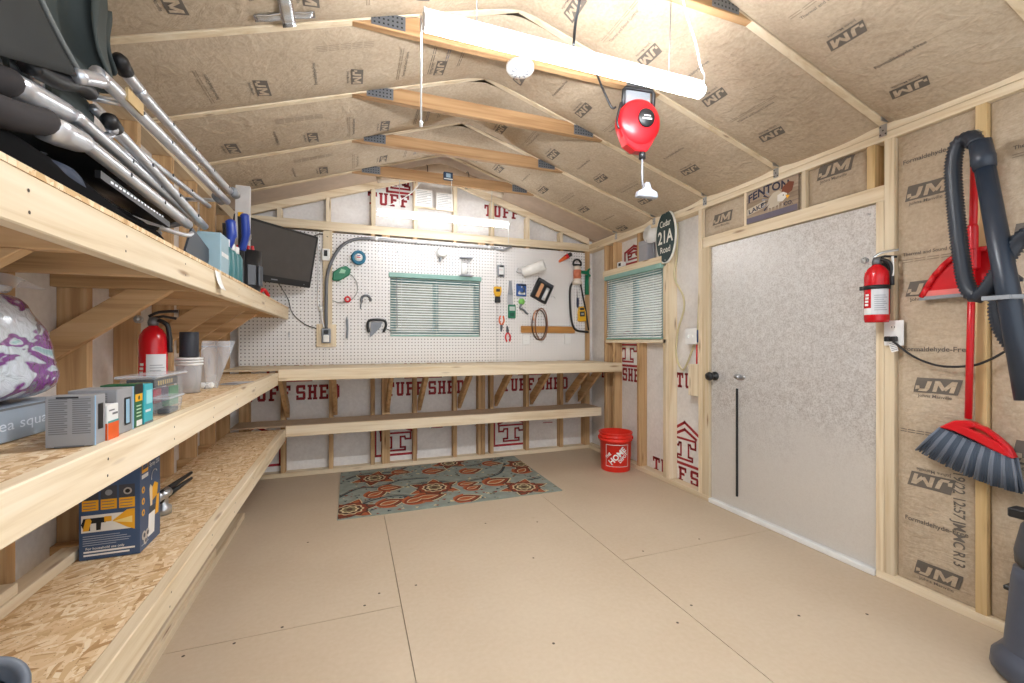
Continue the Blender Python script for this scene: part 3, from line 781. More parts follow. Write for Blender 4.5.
lumber('long pine board flat on the floor below the lowest shelf, under another', -.795, -.70, .3, 3.52, .0005, .038)
lumber('shorter pine board on top of the one lying on the floor below the shelves', -.80, -.712, .3, 2.88, .0385, .076)

# ================================================================== LIGHTS
LED = emit('led_diffuser', (.94, .97, 1.0, 1), LEDS); LED2 = emit('led_diffuser_dim', (.94, .97, 1.0, 1), LEDB)
LEDW = plain('led_housing_white', (238, 238, 238), .35)
def led(y, z, x0, x1, label, k=1.0, lens=None):
    """strip light: white spine on top, wrap-round lens that also throws light sideways and up"""
    t = thing('shop_light', label, 'light', ((x0 + x1) / 2, y, z), None)
    M = FR(((x0 + x1) / 2, y, z), (0, 1, 0), (0, 0, 1)); w = x1 - x0     # local x=+Y, y=Z, z=+X
    m = MB(); m.prism([(-.022 * k, .012), (.022 * k, .012), (.022 * k, .034), (-.022 * k, .034)], M @ T(0, 0, -w / 2), w, LEDW); m.build('housing', t)
    pr = [(-.030 * k, .0115), (-.044 * k, .002), (-.046 * k, -.008), (-.038 * k, -.022), (-.02 * k, -.030), (.02 * k, -.030), (.038 * k, -.022), (.046 * k, -.008), (.044 * k, .002), (.030 * k, .0115)]
    m = MB(); m.prism(pr, M @ T(0, 0, -w / 2 + .006), w - .012, lens or LED); m.build('diffuser', t)
    for s in (-1, 1):
        m = MB(); m.prism([(a * 1.04, b * 1.04) for a, b in pr] + [(.024 * k, .036), (-.024 * k, .036)], M @ T(0, 0, s * (w / 2 - .0055)), .0065 * s, LEDW); m.build('end_cap', t)
    return t
t = led(1.50, 2.336, .232, 1.436, 'long lit LED shop light hanging nearest, across the front of the ceiling', .66)
for x in (.42, 1.26): MB().tube([(x, 1.5, 2.368), (x, 1.482, 2.75)], .0025, STEEL, 5).build('hanging_chain', t)
MB().tube([(.224, 1.5, 2.35), (.224, 1.502, 1.99)], .0032, WHITE, 6).build('pull_cord', t)
m = MB(); m.lathe([(.0, 0), (.006, .004), (.006, .02), (0, .024)], WHITE, T(.224, 1.502, 1.97), 8); m.build('cord_pull', t)
m = MB(); m.tube(smoothpts([(1.438, 1.5, 2.345), (1.452, 1.5, 2.40), (1.40, 1.47, 2.425), (1.33, 1.42, 2.47), (1.23, 1.37, 2.55), (1.13, 1.30, 2.66), (1.08, 1.26, 2.78)], 6), .0045, WHITE, 6); m.build('power_cord', t)
t = led(3.97, 2.372, .213, 1.43, 'smaller-looking lit LED shop light hanging by the back wall above the pegboard', .40, LED2)
for x in (.4, 1.25): MB().tube([(x, 3.97, 2.405), (x, 3.93, 2.66)], .0025, STEEL, 5).build('hanging_chain', t)
MB().tube([(1.43, 3.97, 2.372), (1.432, 3.972, 2.19)], .003, WHITE, 6).build('pull_cord', t)
MB().tube(smoothpts([(.24, 3.97, 2.41), (.36, 3.96, 2.46), (.5, 3.95, 2.56), (.58, 3.935, 2.66)], 6), .004, WHITE, 6).build('power_cord', t)

# cord reel hanging below the third rafter pair
t = thing('cord_reel', 'red round extension cord reel with black hub hung from the rafters', 'cord reel', (1.49, 2.03, 2.26))
Mr = FR((1.462, 1.99, 2.422), (1, -.12, 0), (0, -.1, 1)) @ Matrix.Scale(.89, 4)
m = MB()
prof = [(0, -.055), (.10, -.055), (.128, -.045), (.138, -.02), (.138, .02), (.128, .045), (.09, .062), (0, .066)]
m.lathe(prof, REDPL, Mr, 36)
pl = [(.118, .06), (.07, -.16), (.03, -.185), (-.03, -.185), (-.09, -.13), (-.128, -.05), (0, .02)]
m.prism([(-.125, -.05), (-.08, -.135), (-.02, -.168), (.055, -.168), (.085, -.12), (.132, -.03), (.0, .04)], Mr @ T(0, 0, -.04), .08, REDPL); m.build('casing', t, bevel=.006); casing = COL.objects[-1]
m = MB(); m.lathe([(.0, .066), (.05, .066), (.055, .07), (.05, .078), (0, .08)], BLACK, Mr @ T(.02, .015, 0), 24)
m.rect(-.03, -.012, .03, -.004, Mr @ T(.02, .015, .0805), WHITE); m.rect(-.02, .006, .022, .012, Mr @ T(.02, .015, .0805), WHITE); m.build('hub_cap', casing)
m = MB(); m.tube([Mr @ Vector(p) for p in ((-.10, .085, 0), (-.10, .19, 0), (-.085, .205, 0), (.085, .205, 0), (.10, .19, 0), (.10, .085, 0))], .011, BLACK, 8)
m.box(Mr @ T(0, .16, -.02), .17, .08, .012, GREYP); m.build('hanging_bracket', t)
m = MB(); m.tube(smoothpts([Mr @ Vector((-.13, .10, .03)), Mr @ Vector((-.15, 0, .03)), Mr @ Vector((-.135, -.05, .03))], 5), .006, BLACK, 6); m.build('cord_guard', t)
m = MB(); m.lathe([(.018, 0), (.018, .03), (.012, .04)], BLACK, T(1.49, 1.985, 2.235), 12); m.build('cord_stop', t)
MB().tube([(1.49, 1.985, 2.25), (1.492, 1.987, 2.15), (1.497, 1.99, 2.09)], .0055, GREYP, 7).build('cord', t)
m = MB(); mt = plain('clear_grey_plug', (146, 150, 158), .25)
m.prism([(-.062, -.03), (.062, -.03), (.056, .0), (.02, .018), (.012, .05), (-.012, .05), (-.02, .018), (-.056, .0)], FR((1.497, 1.972, 2.045), (1, -.1, 0), (0, 0, 1)), .036, mt); m.build('triple_outlet', t, bevel=.004)
MB().tube(smoothpts([(1.325, 1.99, 2.49), (1.30, 1.995, 2.49), (1.25, 2.0, 2.58), (1.20, 2.03, 2.72), (1.10, 2.05, 2.80)], 6), .006, BLACK, 7).build('supply_cord', t)
m = MB(); m.tube(smoothpts([(.80, 1.18, 2.86), (.755, 1.24, 2.74), (.765, 1.33, 2.60), (.79, 1.42, 2.50), (.80, 1.47, 2.45), (.80, 1.485, 2.375)], 6), .0055, BLACK, 6)
tag(m.build('hanging_cord'), 'thin black cord running along the ceiling paper above the front shop light', 'cord')
m = MB(); m.tube(smoothpts([(.86, 1.44, 2.80), (.92, 1.43, 2.745), (.99, 1.43, 2.75), (1.0, 1.44, 2.80), (1.15, 1.43, 2.79), (1.2, 1.42, 2.755), (1.27, 1.42, 2.765), (1.22, 1.43, 2.80)], 6), .005, WHITE, 6)
tag(m.build('extension_cord'), 'white looped cord tucked by the ridge at the top edge above the front shop light', 'cord')
t = thing('smoke_alarm', 'round white smoke alarm under the ridge beam behind the front shop light', 'smoke alarm', (.815, 2.085, 2.625))
m = MB(); m.lathe([(.072, 0), (.072, -.018), (.064, -.03), (.03, -.036), (0, -.036)][::-1], WHITE, T(.815, 2.088, 2.657), 28); m.build('body', t)
m = MB()
for k in range(10): m.box(T(.815, 2.088, 2.6215) @ RZ(36 * k) @ T(.036, 0, 0), .02, .006, .003, GREYP)
m.build('vent_slots', t)
t = thing('sensor_box', 'small dark blue box with a lit dial on the far collar tie by the ridge', 'thermostat', (.82, 3.88, 2.68))
m = MB(); m.box(T(.82, 3.883, 2.725), .085, .03, .075, plain('navy_plastic', (38, 62, 92), .4)); m.build('case', t, bevel=.006)
m = MB(); M = FR((.82, 3.868, 2.73), (1, 0, 0), (0, 0, 1)); m.rect(-.02, -.018, .02, .018, M, plain('pale_dial', (160, 190, 210), .4)); m.rect(-.04, -.036, .04, -.027, M, WHITE); m.build('display', t)
MB().tube([(.85, 3.875, 2.69), (.852, 3.873, 2.57)], .003, WHITE, 5).build('probe_wire', t)
# papers stapled on the gable
PAPER = plain('white_paper', (240, 238, 234), .7); INK = plain('grey_ink', (150, 150, 152), .8)
def paper(x0, x1, z0, z1, y, lines, label, tilt=0):
    M = FR(((x0 + x1) / 2, y, (z0 + z1) / 2), (1, 0, 0), (0, 0, 1)) @ RZ(tilt); w, h = x1 - x0, z1 - z0
    m = MB(); m.box(M, w, h, .0012, PAPER)
    for k in range(lines):
        y_ = h * .4 - k * h * .8 / lines; m.rect(-w * .42, y_, w * (.42 if k % 3 else .2), y_ + h * .025, M, INK, .0012)
    return tag(m.build('paper_sheet'), label, 'paper', None)
paper(.605, .775, 2.60, 2.77, 4.434, 8, 'white printed sheet pinned on the gable, the one nearer the red letters')
paper(.815, .985, 2.585, 2.76, 4.434, 8, 'white printed sheet pinned on the gable, the one below the dark blue box', 0)
t = tag(MB().bx(.59, 1.02, 4.436, 4.446, 2.58, 2.60, PINE).build('pin_strip'), 'thin wooden strip under the two pinned sheets on the gable', 'strip')
# foil tape cross on the left slope
FOIL = plain('foil_tape', (206, 208, 212), .22, .9)
m = MB()
def cz(x): return ZL(x) - .014
m.grid(lambda a, b: Vector((-.36 + .22 * a, 1.955 + .04 * b, cz(-.36 + .22 * a) + .002 * math.sin(a * 20) - .004)), 12, 3, FOIL)
m.grid(lambda a, b: Vector((-.265 + .05 * a, 1.70 + .33 * b, cz(-.265 + .05 * a) + .002 * math.sin(b * 23) - .008)), 3, 12, FOIL)
tag(m.build('foil_tape', thick=.001), 'crossed strips of silver foil tape on the ceiling paper', 'tape')

# ================================================================== BACK WALL ITEMS
# television
t = thing('television', 'dark flat-screen television on a wall arm in the corner above the upper shelf', 'television', (-.5, 4.2, 1.7))
yaw, tl = math.radians(49), math.radians(12)
W_ = Vector((math.cos(yaw), math.sin(yaw), 0)); N_ = Vector((math.sin(yaw) * math.cos(tl), -math.cos(yaw) * math.cos(tl), -math.sin(tl))); U_ = N_.cross(W_)
TVC = Vector((-.265, 4.2, 2.162)) - W_ * .38 - U_ * .23
Mt = FR(TVC, W_, U_)
m = MB(); m.box(Mt @ T(0, 0, -.025), .76, .46, .05, BLACK); m.build('cabinet', t, bevel=.012, segs=2)
m = MB(); m.box(Mt @ T(0, .018, .001), .70, .385, .003, plain('tv_screen', (74, 70, 68), .28)); m.build('screen', t)
m = MB(); m.rect(-.03, -.204, .03, -.196, Mt @ T(0, 0, .0005), GREYP); m.disc(.004, Mt @ T(.3, -.205, .0005), GREYP); m.build('bezel_marks', t)
m = MB(); m.box(Mt @ T(0, 0, -.065), .2, .2, .03, BLACK); m.tube([Mt @ Vector((0, 0, -.08)), Vector((-.72, 4.30, 1.94)), Vector((-.62, 4.42, 1.95))], .022, BLACK, 8); m.box(T(-.62, 4.425, 1.95), .08, .02, .24, BLACK); m.build('wall_arm', t)
MB().tube(smoothpts([Mt @ Vector((.06, -.225, -.02)), (-.53, 4.36, 1.62), (-.50, 4.41, 1.50), (-.40, 4.42, 1.40), (-.30, 4.42, 1.36), (-.235, 4.415, 1.33)], 8), .004, BLACK, 6).build('power_cord', t)
MB().tube(smoothpts([Mt @ Vector((.3, .18, -.05)), (-.27, 4.40, 2.235), (-.20, 4.415, 2.215)], 6), .006, BLACK, 6).build('signal_cable', t)

t = thing('mounting_board', 'vertical pine strip with a wider foot board fixed over the pegboard joint', 'board', (-.215, 4.42, 1.2))
MB().bx(-.245, -.165, 4.412, 4.436, 1.40, 2.275, PINE).build('upright_strip', t, bevel=.002)
MB().bx(-.30, -.13, 4.406, 4.436, 1.19, 1.40, PINE).build('foot_board', t, bevel=.002)
t = thing('outlet_box', 'grey metal outlet box with a white plug at the foot of the vertical strip', 'outlet', (-.215, 4.38, 1.22))
MB().bx(-.255, -.175, 4.366, 4.406, 1.225, 1.36, GREYP).build('box', t, bevel=.006)
m = MB(); m.bx(-.24, -.19, 4.34, 4.365, 1.235, 1.30, WHITE); m.build('plug', t, bevel=.006)
m = MB(); m.bx(-.235, -.195, 4.345, 4.365, 1.31, 1.345, BLACK); m.build('plug', t, bevel=.005)
t = thing('thermostat', 'small white box with a dark window at the top of the vertical strip', 'thermostat', (-.2, 4.4, 1.99))
MB().bx(-.255, -.185, 4.382, 4.412, 1.99, 2.10, WHITE).build('case', t, bevel=.006)
MB().bx(-.235, -.205, 4.379, 4.382, 2.03, 2.085, BLACK).build('display', t)
PVC = plain('grey_conduit', (150, 152, 156), .42)
t = thing('conduit', 'grey electrical conduit rising from the outlet box and bending along the top of the pegboard', 'conduit', (-.2, 4.4, 1.36))
path = [(-.215, 4.385, 1.36), (-.215, 4.39, 1.65), (-.205, 4.395, 1.86), (-.155, 4.395, 2.02), (-.08, 4.40, 2.14), (.03, 4.405, 2.21), (.18, 4.41, 2.232)]
MB().tube(smoothpts(path, 8), .0145, plain('dark_flex_conduit', (104, 106, 110), .5), 10).build('flexible_part', t)
MB().tube([(.18, 4.41, 2.232), (1.42, 4.41, 2.235)], .0155, plain('white_conduit', (206, 206, 208), .35), 10).build('straight_part', t)
for x in (.22, .62, 1.02, 1.36): MB().tube([(x, 4.41, 2.2325), (x + .02, 4.41, 2.2325)], .0205, WHITE, 10).build('strap', t)
MB().tube([(1.42, 4.41, 2.235), (1.52, 4.40, 2.215), (1.62, 4.405, 2.262)], .012, PVC, 8).build('end_elbow', t)
m = MB(); m.tube(smoothpts([(-.285, 4.428, 2.26), (-.282, 4.426, 1.9), (-.288, 4.424, 1.62), (-.278, 4.42, 1.56), (-.255, 4.40, 1.53), (-.25, 4.39, 1.46), (-.235, 4.37, 1.37)], 8), .006, WHITE, 6); m.lathe([(.0, 0), (.016, .004), (.018, .04), (.01, .05), (0, .05)], WHITE, T(-.262, 4.405, 1.52), 10)
tag(m.build('white_cable'), 'white cable hanging down beside the vertical strip to the outlet box', 'cable')

# --- things hung on the pegboard, seen face on
BLUEP = plain('blue_plastic', (44, 84, 150), .4); GREENP = plain('green_plastic', (24, 118, 84), .4); YEL = plain('yellow_plastic', (226, 172, 34), .4); ORG_ = plain('orange_plastic', (214, 96, 40), .4)
TEAL = plain('teal_tape', (36, 110, 140), .5)
t = thing('tape_roll', 'roll of blue tape with a white label hung on the pegboard', 'tape roll', (.068, 4.43, 1.97))
M = faceB(.068, 2.04)
def ring(m, M, r0, r1, h, mat, seg=28): m.lathe([(r0, 0), (r1, 0), (r1, h), (r0, h), (r0, 0)], mat, M, seg)
m = MB(); ring(m, M, .038, .066, .045, TEAL); m.build('tape', t)
m = MB(); m.lathe([(.0, .02), (.038, .02), (.038, .042), (.0, .042)], WHITE, M, 24); m.rect(-.018, -.004, .018, .006, M @ T(0, 0, .042), REDPL); m.rect(-.014, .012, .014, .02, M @ T(0, 0, .042), BLUEP); m.build('core_label', t)
t = thing('string_reel', 'green hand tool with a loop of wire hung on the pegboard beside the vertical strip', 'tool', (-.08, 4.42, 1.6))
M = faceB(-.085, 1.87)
m = MB(); m.prism([(-.08, -.06), (-.02, -.06), (.07, .0), (.085, .05), (.04, .085), (-.02, .06), (-.07, .02)], M, .05, GREENP); m.build('body', t, bevel=.008)
m = MB(); m.prism([(-.02, .01), (.03, .01), (.04, .04), (-.0, .05)], M @ T(0, 0, .05), .008, plain('pale_green', (150, 200, 170), .4)); m.build('trigger', t)
m = MB(); m.tube([M @ Vector((.0 + .145 * math.cos(a * .2094), -.115 + .15 * math.sin(a * .2094), .012)) for a in range(30)], .0035, plain('grey_wire', (160, 160, 156), .5), 6, True); m.build('wire_loop', t)
t = thing('tape_roll', 'small red roll of tape hung low on the pegboard', 'tape roll', (-.03, 4.43, 1.6))
m = MB(); ring(m, faceB(-.03, 1.64), .014, .03, .03, REDPL, 20); m.build('tape', t)
m = MB(); m.lathe([(0, .01), (.014, .01), (.014, .026), (0, .026)], WHITE, faceB(-.03, 1.64), 14); m.build('core', t)
t = thing('hose_clamp', 'bent grey wire clamp hung on the pegboard beside the red tape', 'clamp', (.125, 4.43, 1.57))
m = MB(); M = faceB(.135, 1.64); m.tube([M @ Vector((a, b, .025)) for a, b in arc(0, 0, .042, -20, 220, 14)], .008, ZINC, 6, flat=1.6); m.tube([M @ Vector((-.035, -.02, .025)), M @ Vector((-.05, -.06, .02)), M @ Vector((-.045, -.09, .02))], .005, ZINC, 6); m.build('jaw', t)
MB().tube([(.135, 4.442, 1.682), (.135, 4.40, 1.682), (.135, 4.397, 1.69)], .003, STEEL, 6).build('peg_hook', t)
t = thing('utility_knife', 'thin grey blade tool hung on the pegboard below the red tape', 'tool', (-.035, 4.43, 1.27))
m = MB(); M = faceB(-.035, 1.38); m.prism([(-.012, -.11), (.008, -.11), (.012, -.02), (.010, .07), (-.002, .10), (-.012, .06), (-.006, -.02)], M @ T(0, 0, .006), .01, ZINC); m.build('blade', t, bevel=.002)
MB().tube([(-.035, 4.442, 1.455), (-.035, 4.405, 1.455), (-.035, 4.402, 1.465)], .003, STEEL, 6).build('peg_hook', t)
t = thing('spring_clamp', 'black-handled metal clamp hung on the pegboard left of the window', 'clamp', (.235, 4.43, 1.29))
M = faceB(.235, 1.40)
m = MB(); m.tube(smoothpts([M @ Vector(p) for p in ((-.075, -.07, .03), (-.085, .0, .03), (-.06, .045, .03), (.06, .045, .03), (.085, .0, .03), (.06, -.07, .03))], 5), .012, BLACK, 8); m.build('handle', t)
m = MB(); m.prism([(-.05, .03), (.05, .03), (.035, -.02), (-.04, -.10), (-.065, -.12), (-.06, -.05)], M @ T(0, 0, .015), .012, ZINC); m.tube([M @ Vector((.09, -.035, .02)), M @ Vector((.13, -.06, .02))], .004, BLACK, 6); m.build('jaw', t)
t = thing('mug', 'white cup hung upside down on the pegboard above the window', 'cup', (.86, 4.4, 2.09))
M = faceB(.865, 2.142); m = MB(); m.lathe([(.052, .002), (.058, .004), (.055, .05), (.047, .085), (.040, .092), (0, .090)], WHITE, M, 28); cupb = m.build('bowl', t)
m = MB(); m.tube(smoothpts([(.85, 4.415, 2.09), (.845, 4.41, 2.06), (.845, 4.375, 2.055), (.85, 4.368, 2.09)], 5), .008, GREYP, 8); m.build('handle', t)
MB().tube([(.865, 4.442, 2.20), (.865, 4.385, 2.20)], .003, STEEL, 6).build('peg_hook', t)
t = thing('wire_rack', 'small white wire rack of two tiers on the pegboard above the window', 'rack', (1.12, 4.4, 1.9))
m = MB()
for z in (2.10, 1.915): m.bx(1.055, 1.185, 4.375, 4.436, z, z + .012, GREYP)
m.build('tier', t)
m = MB()
for x in (1.08, 1.16): m.tube([(x, 4.43, 2.10), (x, 4.43, 1.915)], .004, WHITE, 6)
m.build('frame', t)
m = MB(); m.lathe([(.03, 0), (.034, .05), (.03, .1), (.012, .12), (0, .12)], WHITE, T(1.10, 4.40, 1.93), 14, 1, .8); m.build('holder', t)
def pack(name, label, cat, x, z, w, h, d, mat, marks, tilt=0, hook=True, bev=.005):
    M = faceB(x, z) @ RZ(tilt); t = thing(name, label, cat, (x, 4.43, z - h / 2))
    m = MB(); m.box(M @ T(0, 0, d / 2 + .002), w, h, d, mat)
    m.build('body', t, bevel=bev)
    m = MB()
    for (x0, y0, x1, y1, mm) in marks: m.rect(x0 * w, y0 * h, x1 * w, y1 * h, M @ T(0, 0, d + .002), mm, .001)
    m.build('label_panel', t)
    if hook: MB().tube([M @ Vector((0, h / 2 + .008, 0)), M @ Vector((0, h / 2 + .008, .04)), M @ Vector((0, h / 2 + .018, .044))], .003, STEEL, 6).build('peg_hook', t)
    return t
pack('junction_box', 'small dark square-holed box with a white face on the pegboard right of the window', 'box', 1.505, 1.995, .075, .125, .03, GREYP, [(-.36, -.3, .36, .3, WHITE), (-.2, .3, .36, .46, BLACK), (-.3, -.46, .3, -.34, BLACK), (-.3, .05, .2, .12, REDPL)])
t = thing('stud_finder', 'yellow and black handheld stud finder on the pegboard', 'tool', (1.465, 4.43, 1.66)); M = faceB(1.468, 1.74)
m = MB(); m.prism([(-.04, .085), (.04, .085), (.042, .03), (.026, -.02), (-.026, -.02), (-.042, .03)], M, .032, YEL); m.build('body', t, bevel=.005)
m = MB(); m.prism([(-.026, -.02), (.026, -.02), (.03, -.085), (-.03, -.085)], M, .03, BLACK); m.rect(-.022, .03, .022, .06, M @ T(0, 0, .032), BLACK); m.build('grip', t, bevel=.004)
t = thing('putty_knife', 'grey paint scraper hung on the pegboard between yellow tool and blue pack', 'scraper', (1.61, 4.43, 1.64)); M = faceB(1.615, 1.77)
m = MB(); m.prism([(-.03, -.02), (.03, -.02), (.034, -.13), (-.034, -.13)], M, .006, STEEL); m.build('blade', t)
m = MB(); m.prism([(-.028, -.02), (.028, -.02), (.018, .06), (.014, .125), (-.014, .125), (-.018, .06)], M, .018, GREYP); m.build('handle', t, bevel=.004)
t = pack('hook_pack', 'square blue packet with a curved white mark on the pegboard', 'packet', 1.742, 1.80, .115, .135, .02, BLUEP, [(-.36, -.36, .36, -.18, WHITE), (-.45, .34, .45, .46, BLACK)])
m = MB(); M = faceB(1.742, 1.80) @ T(0, 0, .0235); m.band(arc(0, 0, .032, -150, 90, 14), .012, M, WHITE, False); m.build('mark', t)
t = thing('hose_nozzle', 'small lime green fitting with a grey spring under the blue packet', 'tool', (1.75, 4.43, 1.52)); M = faceB(1.745, 1.675)
m = MB(); m.lathe([(.0, 0), (.034, 0), (.036, .02), (.022, .035), (0, .035)], plain('lime_plastic', (120, 190, 90), .4), M, 18); m.build('knob', t)
m = MB(); m.tube(smoothpts([M @ Vector(p) for p in ((0, -.02, .02), (-.02, -.07, .02), (.02, -.09, .02), (.05, -.12, .02), (.075, -.135, .02))], 5), .011, ZINC, 8); m.build('spring', t)
pack('seed_packet', 'dark green upright packet with a pale window, lowest of the small packs by the rope', 'packet', 1.632, 1.565, .085, .145, .02, GREENP, [(-.36, .05, .36, .36, plain('pale_grey_print', (190, 200, 196), .5)), (-.3, -.38, .3, -.1, plain('dark_green_print', (20, 80, 60), .5))])
def plier(x, z, tilt, label, col):
    t = thing('pliers', label, 'pliers', (x, 4.43, z - .08)); M = faceB(x, z) @ RZ(tilt)
    m = MB(); m.prism([(-.012, .0), (.012, 0), (.014, .03), (.006, .075), (-.006, .075), (-.014, .03)], M, .012, plain('tool_steel', (92, 94, 98), .4, .8)); m.build('jaws', t, bevel=.002)
    for s in (-1, 1):
        m = MB(); m.tube(smoothpts([M @ Vector((s * .006, .0, .008)), M @ Vector((s * .024, -.03, .008)), M @ Vector((s * .026, -.06, .008)), M @ Vector((s * .016, -.095, .008))], 5), .0085, col, 8); m.build('handle', t)
    return t
plier(1.515, 1.42, 178, 'orange-handled pliers hung handles up on the pegboard', ORG_)
plier(1.585, 1.335, 4, 'dark pliers with red handles hanging lowest right of the window', REDPL)
t = thing('paper_roll', 'white roll of paper on a holder angled on the pegboard', 'paper roll', (1.84, 4.36, 2.02))
A = Vector((1.745, 4.385, 1.985)); Bp = Vector((1.94, 4.25, 2.06)); M = FR(A, Bp - A, (0, 0, 1)); M2 = M @ Matrix.Rotation(PI / 2, 4, 'Y'); ln = (Bp - A).length
m = MB(); m.lathe([(.020, 0), (.055, 0), (.055, ln), (.020, ln), (.020, 0)], PAPER, M2, 28); m.build('roll', t)
m = MB(); m.lathe([(.0, -.005), (.0195, -.005), (.0195, ln + .003), (.0, ln + .003)], BLACK, M2, 16); m.build('core', t)
m = MB(); m.tube([(1.69, 4.436, 2.005), (1.69, 4.40, 1.99), A - (Bp - A) * .06, A], .005, STEEL, 6); m.build('holder', t)
t = thing('staple_gun_case', 'tilted black open case with tan and silver tools on the pegboard', 'tool case', (1.98, 4.41, 1.68)); M = faceB(1.985, 1.80) @ RZ(-26)
m = MB(); m.box(M @ T(0, 0, .022), .205, .235, .04, BLACK); m.build('case', t, bevel=.008)
m = MB(); m.box(M @ T(-.035, -.015, .047), .04, .16, .012, plain('tan_handle', (206, 152, 110), .5)); m.build('tan_tool', t, bevel=.004)
m = MB(); m.box(M @ T(.045, -.02, .047), .042, .15, .012, STEEL); m.rect(-.012, -.05, .012, .05, M @ T(.045, -.02, .053), WHITE); m.build('silver_tool', t, bevel=.004)
m = MB(); m.box(M @ T(0, .095, .045), .19, .03, .012, DKGREY); m.build('latch_bar', t, bevel=.004)
m = MB(); m.tube(smoothpts([M @ Vector((.1, -.03, .01)), M @ Vector((.15, .02, .01)), M @ Vector((.19, .0, .01))], 5), .003, GREYP, 5); m.build('wire', t)
t = thing('flashlight', 'small red torch with a black head stuck at an angle high on the pegboard', 'torch', (2.24, 4.4, 2.14)); a = Vector((2.19, 4.41, 2.135)); b = Vector((2.32, 4.36, 2.225)); d = (b - a)
m = MB(); m.tube([a, a + d * .25, a + d * .55], [.012, .018, .026], ORG_, 12); m.build('nozzle', t)
m = MB(); m.tube([a + d * .55, a + d * .75], .027, REDPL, 12); m.build('body', t)
m = MB(); m.tube([a + d * .75, b], .023, BLACK, 12); m.build('head', t)
t = thing('caulk_bottle', 'white handled bottle with an orange label hung under a black hook on the pegboard', 'bottle', (2.405, 4.39, 1.88))
m = MB(); m.lathe([(.055, 0), (.055, .03), (.042, .045), (.042, .19), (.03, .205), (0, .205)], plain('cream_plastic', (226, 214, 200), .4), T(2.405, 4.38, 1.89), 20); m.build('body', t)
m = MB(); m.lathe([(.0435, .06), (.0435, .16)], plain('salmon_label', (206, 120, 90), .5), T(2.405, 4.38, 1.89), 20); m.build('label_band', t)
m = MB(); m.tube([T(2.405, 4.38, 2.12) @ Vector((x, 0, z)) for x, z in arc(0, 0, .05, -15, 195, 14)], .011, BLACK, 8); m.bx(2.36, 2.45, 4.36, 4.40, 2.096, 2.115, BLACK); m.build('handle', t)
t = thing('caulk_gun', 'green caulking gun hung at the pegboard edge by the corner', 'caulk gun', (2.55, 4.40, 1.78)); M = faceB(2.545, 2.0)
m = MB(); m.tube([M @ Vector((.0, .0, .03)), M @ Vector((.0, -.22, .03))], .02, GREENP, 10, flat=1.2); m.build('barrel', t)
m = MB(); m.prism([(-.10, .02), (-.09, .05), (-.01, .05), (.03, .085), (.045, .075), (.02, .04), (.03, .02), (.05, .0), (.04, -.015), (.0, .01)], M @ T(0, 0, .02), .022, GREENP); m.build('handle', t, bevel=.004)
m = MB(); m.tube([M @ Vector((.02, .02, .03)), M @ Vector((.03, -.12, .03))], .004, STEEL, 6); m.build('plunger_rod', t)
t = thing('rubber_hose_loop', 'long loop of thick black hose hanging in the right corner of the pegboard', 'hose', (2.42, 4.41, 1.33))
m = MB(); m.tube(smoothpts([(2.355, 4.41, 1.90), (2.33, 4.41, 1.82), (2.335, 4.41, 1.6), (2.36, 4.41, 1.44), (2.41, 4.41, 1.37), (2.50, 4.41, 1.355), (2.565, 4.41, 1.35)], 8), .013, BLACKR, 8); m.tube(smoothpts([(2.46, 4.415, 1.93), (2.49, 4.415, 1.8), (2.535, 4.415, 1.6), (2.56, 4.415, 1.45), (2.57, 4.41, 1.37)], 8), .010, BLACKR, 8)
m.tube(smoothpts([(2.355, 4.41, 1.90), (2.40, 4.415, 1.94), (2.46, 4.415, 1.93)], 6), .011, BLACKR, 8); m.build('hose', t)
t = thing('screwdriver', 'dark navy screwdriver hung inside the black hose loop', 'screwdriver', (2.425, 4.42, 1.6)); m = MB(); m.lathe([(0, 0), (.010, .01), (.015, .05), (.013, .11), (.006, .12)], plain('navy_handle', (36, 44, 74), .4), T(2.43, 4.412, 1.62), 12); m.build('handle', t); MB().tube([(2.43, 4.412, 1.735), (2.43, 4.412, 1.82)], .004, STEEL, 6).build('shaft', t)
t = thing('tape_measure', 'yellow and black measuring tool hung at the bottom of the black hose loop', 'tape measure', (2.48, 4.40, 1.48)); M = faceB(2.482, 1.555) @ RZ(3)
m = MB(); m.prism([(-.052, -.085), (.052, -.085), (.052, .02), (.03, .085), (-.03, .085), (-.045, .02)], M @ T(0, 0, .002), .032, YEL); m.build('body', t, bevel=.006)
m = MB(); m.box(M @ T(0, .0, .036), .06, .055, .006, BLACK); m.rect(-.028, .045, .028, .07, M @ T(0, 0, .034), BLACK); m.rect(-.018, -.014, .018, .012, M @ T(0, 0, .039), plain('lcd_grey', (150, 150, 140), .3)); m.build('face', t)
t = tag(MB().bx(1.74, 2.395, 4.412, 4.436, 1.335, 1.41, PLY).build('wooden_strip', bevel=.002), 'horizontal tan wooden strip screwed to the pegboard behind the rope', 'strip')
ROPE = plain('brown_rope', (128, 84, 58), .7)
t = thing('rope_loop', 'brown cord hung in a long loop over the tan strip on the pegboard', 'rope', (1.96, 4.40, 1.25))
m = MB(); m.tube([Vector((1.965 + .075 * math.cos(k * .2618), 4.395 - .01 * math.sin(k * .13), 1.43 + .175 * math.sin(k * .2618))) for k in range(24)], .007, ROPE, 7, True); m.tube([Vector((1.945 + .085 * math.cos(k * .2618), 4.405, 1.425 + .165 * math.sin(k * .2618))) for k in range(24)], .0065, plain('dark_cord', (72, 48, 40), .7), 7, True); m.build('coil', t)
MB().tube([(1.955, 4.442, 1.592), (1.955, 4.39, 1.592), (1.955, 4.385, 1.605)], .003, STEEL, 6).build('peg_hook', t)
m = MB(); m.tube(smoothpts([(1.90, 4.39, 1.58), (1.875, 4.395, 1.52), (1.88, 4.40, 1.47)], 5), .008, plain('peach_grip', (214, 160, 128), .6), 7); m.build('end_grip', t)
